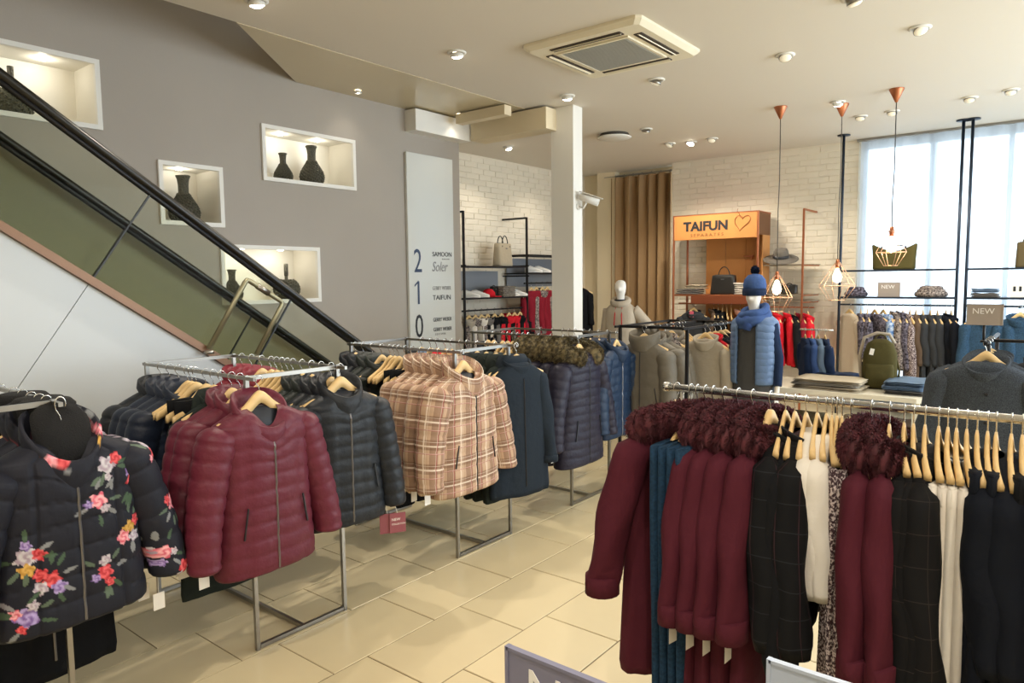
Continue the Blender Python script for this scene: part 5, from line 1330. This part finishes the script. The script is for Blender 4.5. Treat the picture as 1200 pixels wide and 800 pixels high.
bag('olive brown slouchy shoulder bag on the window shelf behind the pendant', (-1.63, 9.06, 1.72), .43, .16, .29, MATS['olive_cloth'], 0, 1, 1.0, -.02, 'shoulder_bag', .08, M_leather)
bag('olive bag cut by the right edge on the window shelf', (-.40, 9.06, 1.72), .2, .12, .26, MATS['khaki_cloth'], 0, 1, .9, .06, 'shoulder_bag')
def scarfroll(label, loc, w_, h, m):
    t = thing('rolled_scarf', label, 'scarf', loc)
    for k in range(3):
        MB().tube([(w_ * .5 * (1 - .18 * k) * math.cos(q), .07 * (1 - .2 * k) * math.sin(q), h * (.25 + .24 * k)) for q in [2 * PI * i / 18 for i in range(18)]], h * .26, 8, True).build('scarf_coil', m, t)
scarfroll('small dark patterned rolled scarf at the left end of the window shelf', (-2.02, 9.06, 1.41), .20, .115, MATS['tunic_print']); scarfroll('larger black and white rolled scarf on the window shelf', (-1.25, 9.06, 1.41), .27, .125, MATS['scarf_print'])
for k in range(2): folded(['lower grey-blue folded jeans on the right window shelf', 'upper grey-blue folded jeans on the right window shelf'][k], (-.74, 9.06, 1.41 + .05 * k), .25, .22, .045, MATS['pale_blue_cloth' if k else 'grey_cloth'], .1 * k, None, 30 + k)
bx = thing('gift_box', 'cream box with dark dots on the right window shelf', 'box', (-.44, 9.06, 1.41)); MB().box((0, 0, .085), (.17, .14, .17), None, .004).build('box_body', M_white, bx)
for k in range(3): MB().box((-.05 + k * .05, -.071, .09), (.022, .004, .05), None, .001).build('dark_dot', M_ink, bx)
W = [(.12, 'dress', 'beige_cloth', 'cardigan', 'cardigan', 'long beige cardigan', {'tw': .7, 'sy': .9}), (.24, 'blouse', 'tunic_print', 'blouse', 'blouse', 'dark patterned tunic'), (.31, 'blouse', 'tunic_print', 'blouse', 'blouse', 'dark patterned tunic'), (.39, 'dress', 'tunic_print', 'blouse', 'blouse', 'long dark patterned tunic', {'tw': .5}), (.48, 'blouse', 'blue_print', 'blouse', 'blouse', 'bright blue patterned blouse', {'tw': .5}), (.55, 'blouse', 'blue_print', 'blouse', 'blouse', 'bright blue patterned blouse'),
     (.62, 'cardigan', 'scarf_print', 'cardigan', 'cardigan', 'black flecked cardigan'), (.68, 'cardigan', 'tunic_print', 'cardigan', 'cardigan', 'blackish patterned cardigan'), (.75, 'cardigan', 'tweed', 'cardigan', 'cardigan', 'grey tweed cardigan', {'sz': 1.2}), (.81, 'dress', 'brown_cloth', 'dress', 'dress', 'dark brown dress'), (.88, 'dress', 'charcoal_cloth', 'dress', 'dress', 'charcoal dress'), (.95, 'dress', 'charcoal_cloth', 'dress', 'dress', 'charcoal dress'), (1.02, 'dress', 'charcoal_cloth', 'dress', 'dress', 'charcoal dress'), (1.10, 'dress', 'navy_cloth', 'dress', 'dress', 'navy dress'), (1.15, 'blazer', 'navy_cloth', 'blazer', 'blazer', 'navy blazer beside the pole')]
run('the left window rail', 'the brick wall', (-2.20, 9.05), 'x', 0.3, W, 'clothes on the left window rail', hz=1.315)
fa = MB()
for x in (.23, .50): fa.bar((x, 0, 1.315), (x, -.3, 1.315), .014)
fa.build('face_out_arm', M_bluesteel, wr[1])
for k, (x, y, m, lab) in enumerate(((-.695, 8.79, 'bluedenim', 'mid blue denim shirt foremost under the NEW sign'), (-.695, 8.88, 'bluedenim', 'mid blue denim shirt right behind the foremost one'), (-.425, 8.79, 'bluedenim', 'blue denim shirt right of the NEW sign'), (-.425, 8.9, 'mid_blue_cloth', 'darker blue shirt behind the right denim shirt'))):
    put('cardigan', 'denim_shirt', lab, 'shirt', (x, y, 1.315), -PI / 2, m, None, 1.0, 1.1); put('hanger', 'hanger', 'wooden hanger of the ' + lab, 'hanger', (x, y, 1.315), -PI / 2)
run('the right window rail', 'the left', (-.30, 9.05), 'x', .3, [(0, 'cardigan', 'tunic_print', 'cardigan', 'cardigan', 'black patterned cardigan'), (.08, 'blazer', 'navy_cloth', 'blazer', 'blazer', 'navy blazer'), (.16, 'cardigan', 'bluedenim', 'cardigan', 'cardigan', 'denim blue cardigan'), (.25, 'blazer', 'black_cloth', 'blazer', 'blazer', 'black blazer')], 'clothes on the right window rail', hz=1.315)

# ================================================================ white display table
TX0, TX1, TY0, TY1, TZ = -2.6, -.80, 5.83, 6.50, .75
tb = thing('display_table', 'white display table with folded clothes behind the mannequin', 'table', (-1.7, 6.165, 0))
q = [(TX0, TY0), (TX1 - .07, TY0), (TX1 - .02, TY0 + .03), (TX1, TY0 + .08), (TX1, TY1), (TX0, TY1)]
n = len(q)
MB().add([(x + 1.7, y - 6.165, TZ - .035) for x, y in q] + [(x + 1.7, y - 6.165, TZ) for x, y in q], [tuple(range(n - 1, -1, -1)), tuple(range(n, 2 * n))] + [(i, (i + 1) % n, n + (i + 1) % n, n + i) for i in range(n)]).build('table_top', mat('table_white', '#e4ddca', .4), tb)
for x in (TX0 + .06, TX1 - .08):
    for y in (TY0 + .06, TY1 - .06): MB().box((x + 1.7, y - 6.165, (TZ - .035) / 2), (.045, .045, TZ - .035)).build('leg', MATS['table_white'], tb)
MB().box((0, 0, .36), (TX1 - TX0 - .12, .6, .025)).build('lower_shelf', MATS['table_white'], tb)
def stack(where, x, y, z, n, w_, d, h, ms, sd):
    for k in range(n): folded(f"{ORD[k + 1]} from the bottom of {where}", (x + rnd.uniform(-.012, .012), y + rnd.uniform(-.01, .01), z + k * h), w_, d, h * .97, MATS[ms[k % len(ms)]], rnd.uniform(-.06, .06), None, sd + k, 'folded_trousers')
stack('the wide beige folded trousers pile on the table', -1.52, 6.05, TZ, 3, .50, .36, .028, ['greige_cloth', 'stone_cloth', 'greige_cloth'], 40)
stack('the grey-blue folded trousers pile at the table corner', -.98, 6.14, TZ, 3, .28, .40, .034, ['grey_cloth', 'pale_blue_cloth', 'pale_blue_cloth'], 50)
stack('the blue folded trousers pile in front of the green backpack', -1.52, 6.36, TZ, 2, .30, .20, .045, ['mid_blue_cloth', 'deep_navy_cloth'], 60)
stack('the blue folded pile beside the mannequin', -2.15, 6.1, TZ, 4, .34, .34, .03, ['bluedenim', 'mid_blue_cloth', 'pale_blue_cloth', 'bluedenim'], 70)
stack('the brown folded pile under the table on the left', -1.75, 6.05, .373, 4, .34, .36, .035, ['brown_cloth', 'stone_cloth', 'brown_cloth', 'khaki_cloth'], 80)
stack('the beige folded pile under the table in the middle', -1.25, 6.1, .373, 4, .36, .36, .035, ['greige_cloth', 'khaki_cloth', 'offwhite_cloth', 'stone_cloth'], 90)
stack('the red folded pile under the table beside the mannequin', -2.1, 6.0, .373, 3, .3, .34, .06, ['red_cloth', 'offwhite_cloth', 'red_cloth'], 100)
stack('the beige folded pile under the table at the right end', -.98, 6.1, .373, 3, .22, .36, .05, ['greige_cloth', 'offwhite_cloth', 'brown_cloth'], 110)
# backpack
bp_ = thing('backpack', 'olive green backpack with pale straps standing on the white table', 'backpack', (-1.20, 6.25, TZ), .15)
MB().loft([[(.125 * k * sgnpow(math.cos(q), .6), .075 * kd * sgnpow(math.sin(q), .7), z) for q in [2 * PI * i / 24 for i in range(24)]] for k, kd, z in ((.85, .8, 0), (1, 1, .02), (1.02, 1, .15), (.97, .95, .28), (.75, .8, .36), (.35, .5, .395))]).build('pack_body', MATS['olive_cloth'], bp_)
MB().loft([[(.105 * k * sgnpow(math.cos(q), .6), -.065 + .045 * kd * sgnpow(math.sin(q), .7), z) for q in [2 * PI * i / 20 for i in range(20)]] for k, kd, z in ((.85, .7, .01), (1, 1, .03), (1, 1, .17), (.9, .7, .2))]).build('front_pocket', MATS['olive_cloth'], bp_)
MB().tube([(-.13, .0, .05), (-.15, .03, .25), (-.12, .04, .40), (-.03, .05, .44), (.06, .05, .43), (.1, .04, .36)], .013, 8).build('shoulder_strap', MATS['beige_cloth'], bp_); MB().tube([(.1, .0, .30), (.14, -.02, .15), (.13, -.02, .03)], .008, 6).build('shoulder_strap', MATS['olive_cloth'], bp_)
MB().box((-.055, -.1, .30), (.03, .003, .05), Matrix.Rotation(.2, 3, 'Y')).build('price_tag', M_tagpaper, bp_)
MB().tube([(.04 * math.cos(q), 0, .39 + .04 * math.sin(q)) for q in [PI * i / 8 for i in range(9)]], .006, 6).build('carry_loop', MATS['olive_cloth'], bp_)
# T stand with striped skirts
ts = thing('table_stand', 'small chrome T stand with blue striped tops on the table', 'stand', (-1.74, 6.42, TZ))
MB().tube([(0, 0, 0), (0, 0, .44)], .008, 8).build('pole', M_chrome, ts); MB().tube([(-.14, 0, .44), (.14, 0, .44)], .007, 8).build('arm', M_chrome, ts); MB().lathe([(0, 0), (.08, 0), (.08, .01), (0, .012)], 18).build('base', M_chrome, ts)
for k in range(4): put('blouse', 'top', ['navy small top hanging leftmost on the table stand', 'royal blue small top hanging second on the table stand', 'pale blue small top hanging third on the table stand', 'dark navy small top hanging rightmost on the table stand'][k], 'top', (-1.83 + k * .055, 6.42, TZ + .44), .5, ['deep_navy_cloth', 'royal_cloth', 'pale_blue_cloth', 'deep_navy_cloth'][k], None, .8, .75, .72); put('hanger', 'hanger', ORD[k + 1] + ' hanger from the left on the table stand', 'hanger', (-1.83 + k * .055, 6.42, TZ + .44), .5, None, None, .8, .75, .8)

# ================================================================ mannequins
def skin_body(name, joints, edges, m, parent):
    me = bpy.data.meshes.new(name)
    ks = list(joints); ix = {k: i for i, k in enumerate(ks)}
    me.from_pydata([joints[k][0] for k in ks], [(ix[a], ix[b]) for a, b in edges], [])
    o = bpy.data.objects.new(name, me); COL.objects.link(o)
    md = o.modifiers.new('skin', 'SKIN'); md.use_smooth_shade = True; md.branch_smoothing = .6
    for k in ks:
        r = joints[k][1]; me.skin_vertices[0].data[ix[k]].radius = r if isinstance(r, tuple) else (r, r)
    me.skin_vertices[0].data[ix['pelvis']].use_root = True
    s = o.modifiers.new('sub', 'SUBSURF'); s.levels = 2; s.render_levels = 2
    dg = bpy.context.evaluated_depsgraph_get()
    m2 = bpy.data.meshes.new_from_object(o.evaluated_get(dg)); bpy.data.objects.remove(o)
    m2.materials.clear(); m2.materials.append(m)
    for p in m2.polygons: p.use_smooth = True
    b = link(name, m2, parent)
    return b
def mannequin_body(t, arms):
    J = {'pelvis': ((0, 0, .93), (.10, .145)), 'waist': ((0, 0, 1.10), (.085, .115)), 'chest': ((.01, 0, 1.28), (.10, .145)), 'neckb': ((0, 0, 1.43), (.055, .07)), 'neck': ((.012, 0, 1.50), (.046, .048)),
         'jaw': ((.03, 0, 1.555), (.066, .056)), 'face': ((.032, 0, 1.615), (.088, .073)), 'brow': ((.02, 0, 1.665), (.094, .077)), 'crown': ((.008, 0, 1.715), (.062, .055))}
    E = [('pelvis', 'waist'), ('waist', 'chest'), ('chest', 'neckb'), ('neckb', 'neck'), ('neck', 'jaw'), ('jaw', 'face'), ('face', 'brow'), ('brow', 'crown')]
    for s_, side in ((1, 'l'), (-1, 'r')):
        sh, el, wr_, hd_, fdir = arms[side]
        J['sh' + side] = (sh, .058); J['el' + side] = (el, .04); J['wr' + side] = (wr_, .026); J['pa' + side] = (hd_, (.016, .036))
        E += [('chest', 'sh' + side), ('sh' + side, 'el' + side), ('el' + side, 'wr' + side), ('wr' + side, 'pa' + side)]
        H_ = Vector(hd_); fd = Vector(fdir).normalized(); ax = fd.cross(Vector((0, 1, 0))).normalized() if abs(fd.y) < .9 else Vector((1, 0, 0)); cv = fd.cross(ax).normalized() * s_ * -1
        for i, (off, ln) in enumerate(((-.026, .072), (-.009, .082), (.009, .077), (.026, .062))):
            a_ = H_ + ax * off + fd * .02; b_ = a_ + fd * ln * .5 + cv * .006; c_ = a_ + fd * ln + cv * .02
            J[f'fa{i}{side}'] = (tuple(a_), .0095); J[f'fb{i}{side}'] = (tuple(b_), .0085); J[f'fc{i}{side}'] = (tuple(c_), .007)
            E += [('pa' + side, f'fa{i}{side}'), (f'fa{i}{side}', f'fb{i}{side}'), (f'fb{i}{side}', f'fc{i}{side}')]
        th = H_ + ax * -.034 - fd * .01; J['ta' + side] = (tuple(th + cv * .012), .011); J['tb' + side] = (tuple(th + ax * -.012 + fd * .035 + cv * .028), .009)
        E += [('pa' + side, 'ta' + side), ('ta' + side, 'tb' + side)]
        J['hip' + side] = ((0, s_ * .085, .87), .088); J['kn' + side] = ((.015, s_ * .095, .49), .056); J['an' + side] = ((-.01, s_ * .1, .09), .036); J['to' + side] = ((.10, s_ * .11, .032), (.04, .028)); J['tp' + side] = ((.16, s_ * .115, .022), (.03, .018))
        E += [('pelvis', 'hip' + side), ('hip' + side, 'kn' + side), ('kn' + side, 'an' + side), ('an' + side, 'to' + side), ('to' + side, 'tp' + side)]
    J['nose'] = ((.125, 0, 1.612), (.012, .012)); E.append(('face', 'nose'))
    b = skin_body('body', J, E, M_mannequin, t)
    MB().lathe([(0, 0), (.17, 0), (.17, .008), (0, .01)], 28).build('base_plate', M_steel, t)
    return b
def worn(mb, z0, nm, m, parent, dx=0):
    mb.v = [(x + dx, y, z + z0) for x, y, z in mb.v]; return mb.build(nm, m, parent)
def worn_sleeve(path, rad, nm, m, parent, pitch=0):
    pts = []; rr = []
    P = [Vector(p) for p in path]; L = sum((b - a).length for a, b in zip(P, P[1:])); acc = 0
    for i, (a, b) in enumerate(zip(P, P[1:])):
        n = 8
        for k in range(n):
            u = k / n; pts.append(a.lerp(b, u)); rr.append(rad[i] + (rad[i + 1] - rad[i]) * u)
    pts.append(P[-1]); rr.append(rad[-1])
    return MB().tube(pts, rr, 16).build(nm, m, parent)
# front mannequin: blue hat, scarf and vest, grey dress
mq = thing('mannequin', 'white mannequin in blue bobble hat, blue scarf and pale blue vest', 'mannequin', (-1.95, 5.50, 0), -PI / 2 - .15)
mq.scale = (.80, .80, .925)
AR = {'l': ((0, .165, 1.385), (-.02, .235, 1.11), (.02, .255, .88), (.035, .255, .80), (.1, 0, -1)), 'r': ((0, -.165, 1.385), (-.02, -.235, 1.11), (.02, -.255, .88), (.035, -.255, .80), (.1, 0, -1))}
mannequin_body(mq, AR)
d_, f_ = torso(1.12, .18, .22, .135, top=-.10, neck=.075, seg=44, fold=.012, flare=.15, rowsp=36)
worn(d_, 1.56, 'dress', cloth('dress_grey', '#4a4b4d'), mq)
for s_ in 'lr': worn_sleeve([AR[s_][0], AR[s_][1], AR[s_][2]], [.068, .054, .042], 'sleeve', MATS['deep_navy_cloth'], mq)
v_, f_ = torso(.66, .205, .215, .165, top=-.09, neck=.10, pitch=.055, amp=.010, seg=60, gap=.38)
o = worn(v_, 1.56, 'padded_vest', MATS['skyblue_nylon'], mq, -.01); md = o.modifiers.new('thick', 'SOLIDIFY'); md.thickness = .02; md.offset = -1
for k, (r, z, w_) in enumerate(((.112, 1.45, .042), (.098, 1.495, .036), (.10, 1.415, .036))):
    MB().tube([(.012 + r * math.cos(q) + (.03 if math.cos(q) > .5 else 0), r * 1.12 * math.sin(q), z - .035 * math.cos(q + .5 * k) + .008 * math.sin(3 * q + k)) for q in [2 * PI * i / 28 for i in range(28)]], w_, 10, True).build('scarf_loop', MATS['royal_cloth'], mq)
MB().tube([(.125, .0, 1.44), (.145, .01, 1.39), (.15, .0, 1.345)], [.06, .055, .035], 10).build('scarf_fold', cloth('scarf_blue', '#3a5188'), mq)
MB().lathe([(.102, 1.628), (.110, 1.632), (.113, 1.66), (.108, 1.69), (.103, 1.69)], 28, (.018, 0, 0), False).build('hat_brim', MATS['deep_navy_cloth'], mq)
MB().lathe([(.106, 1.675), (.108, 1.72), (.098, 1.765), (.065, 1.80), (.02, 1.815), (0, 1.816)], 28, (.012, 0, 0)).build('knit_hat', MATS['royal_cloth'], mq)
pp = MB(); rg = random.Random(9)
for i in range(500):
    a = rg.random() * 2 * PI; u = rg.uniform(-1, 1); s2 = math.sqrt(1 - u * u); dr = Vector((s2 * math.cos(a), s2 * math.sin(a), u)); c = Vector((.01, 0, 1.842)); l = rg.uniform(.034, .045); w_ = dr.orthogonal().normalized() * .005
    pp.add([c + w_, c - w_, c + dr * l + w_, c + dr * l - w_], [(0, 1, 3, 2)], True)
pp.lathe([(.0, 1.805), (.022, 1.815), (.031, 1.842), (.022, 1.868), (0, 1.876)], 14, (.01, 0, 0))
pp.build('bobble', MATS['deep_navy_cloth'], mq)
# rear mannequin: beige hooded jacket, hand on hip
m2 = thing('mannequin', 'white mannequin in beige hooded jacket with hand on hip by the curtain', 'mannequin', (-3.74, 6.55, 0), -PI / 2 + .25)
m2.scale = (.82, .82, .955)
AR2 = {'l': ((0, .165, 1.385), (-.06, .36, 1.20), (.05, .24, 1.02), (.06, .19, .985), (.4, -1, -.3)), 'r': ((0, -.165, 1.385), (-.02, -.225, 1.11), (.03, -.245, .88), (.045, -.245, .80), (.1, 0, -1))}
mannequin_body(m2, AR2)
j_, f_ = torso(.70, .19, .2, .135, top=-.09, neck=.085, seg=44, fold=.012, rowsp=26)
worn(j_, 1.56, 'hooded_jacket', MATS['beige_cloth'], m2)
for s_ in 'lr': worn_sleeve([AR2[s_][0], AR2[s_][1], Vector(AR2[s_][2]).lerp(Vector(AR2[s_][1]), .15)], [.072, .06, .045], 'sleeve', MATS['beige_cloth'], m2)
MB().tube([(.02 + .085 * math.cos(q), .10 * math.sin(q), 1.475 - .03 * math.cos(q)) for q in [2 * PI * i / 24 for i in range(24)]], .036, 10, True).build('hood_roll', MATS['beige_cloth'], m2)
MB().tube([(.02 + .062 * math.cos(q), .068 * math.sin(q), 1.478) for q in [2 * PI * i / 20 for i in range(20)]], .022, 8, True).build('neck_scarf', MATS['charcoal_cloth'], m2)
dc = MB()
for s_ in (-1, 1): dc.tube([(.10, s_ * .04, 1.42), (.145, s_ * .045, 1.32), (.15, s_ * .05, 1.22)], .006, 6)
dc.build('drawstring', MATS['red_cloth'], m2)
tr_ = MB()
for s_ in (-1, 1): tr_.tube([(0, s_ * .09, .95), (.012, s_ * .095, .5), (-.005, s_ * .1, .12)], [.105, .075, .055], 14)
tr_.build('trousers', MATS['charcoal_cloth'], m2)

# ---------------------------------------------------------------- label check (console only)
seen = {}
for o in bpy.data.objects:
    if 'label' in o.keys() and o.parent is None:
        k = o['label']; n = len(k.split())
        if n < 4 or n > 16: print('LABELLEN', n, k)
        if k in seen and not (o.get('group') and o.get('group') == seen[k]): print('DUPLABEL', k)
        seen[k] = o.get('group')
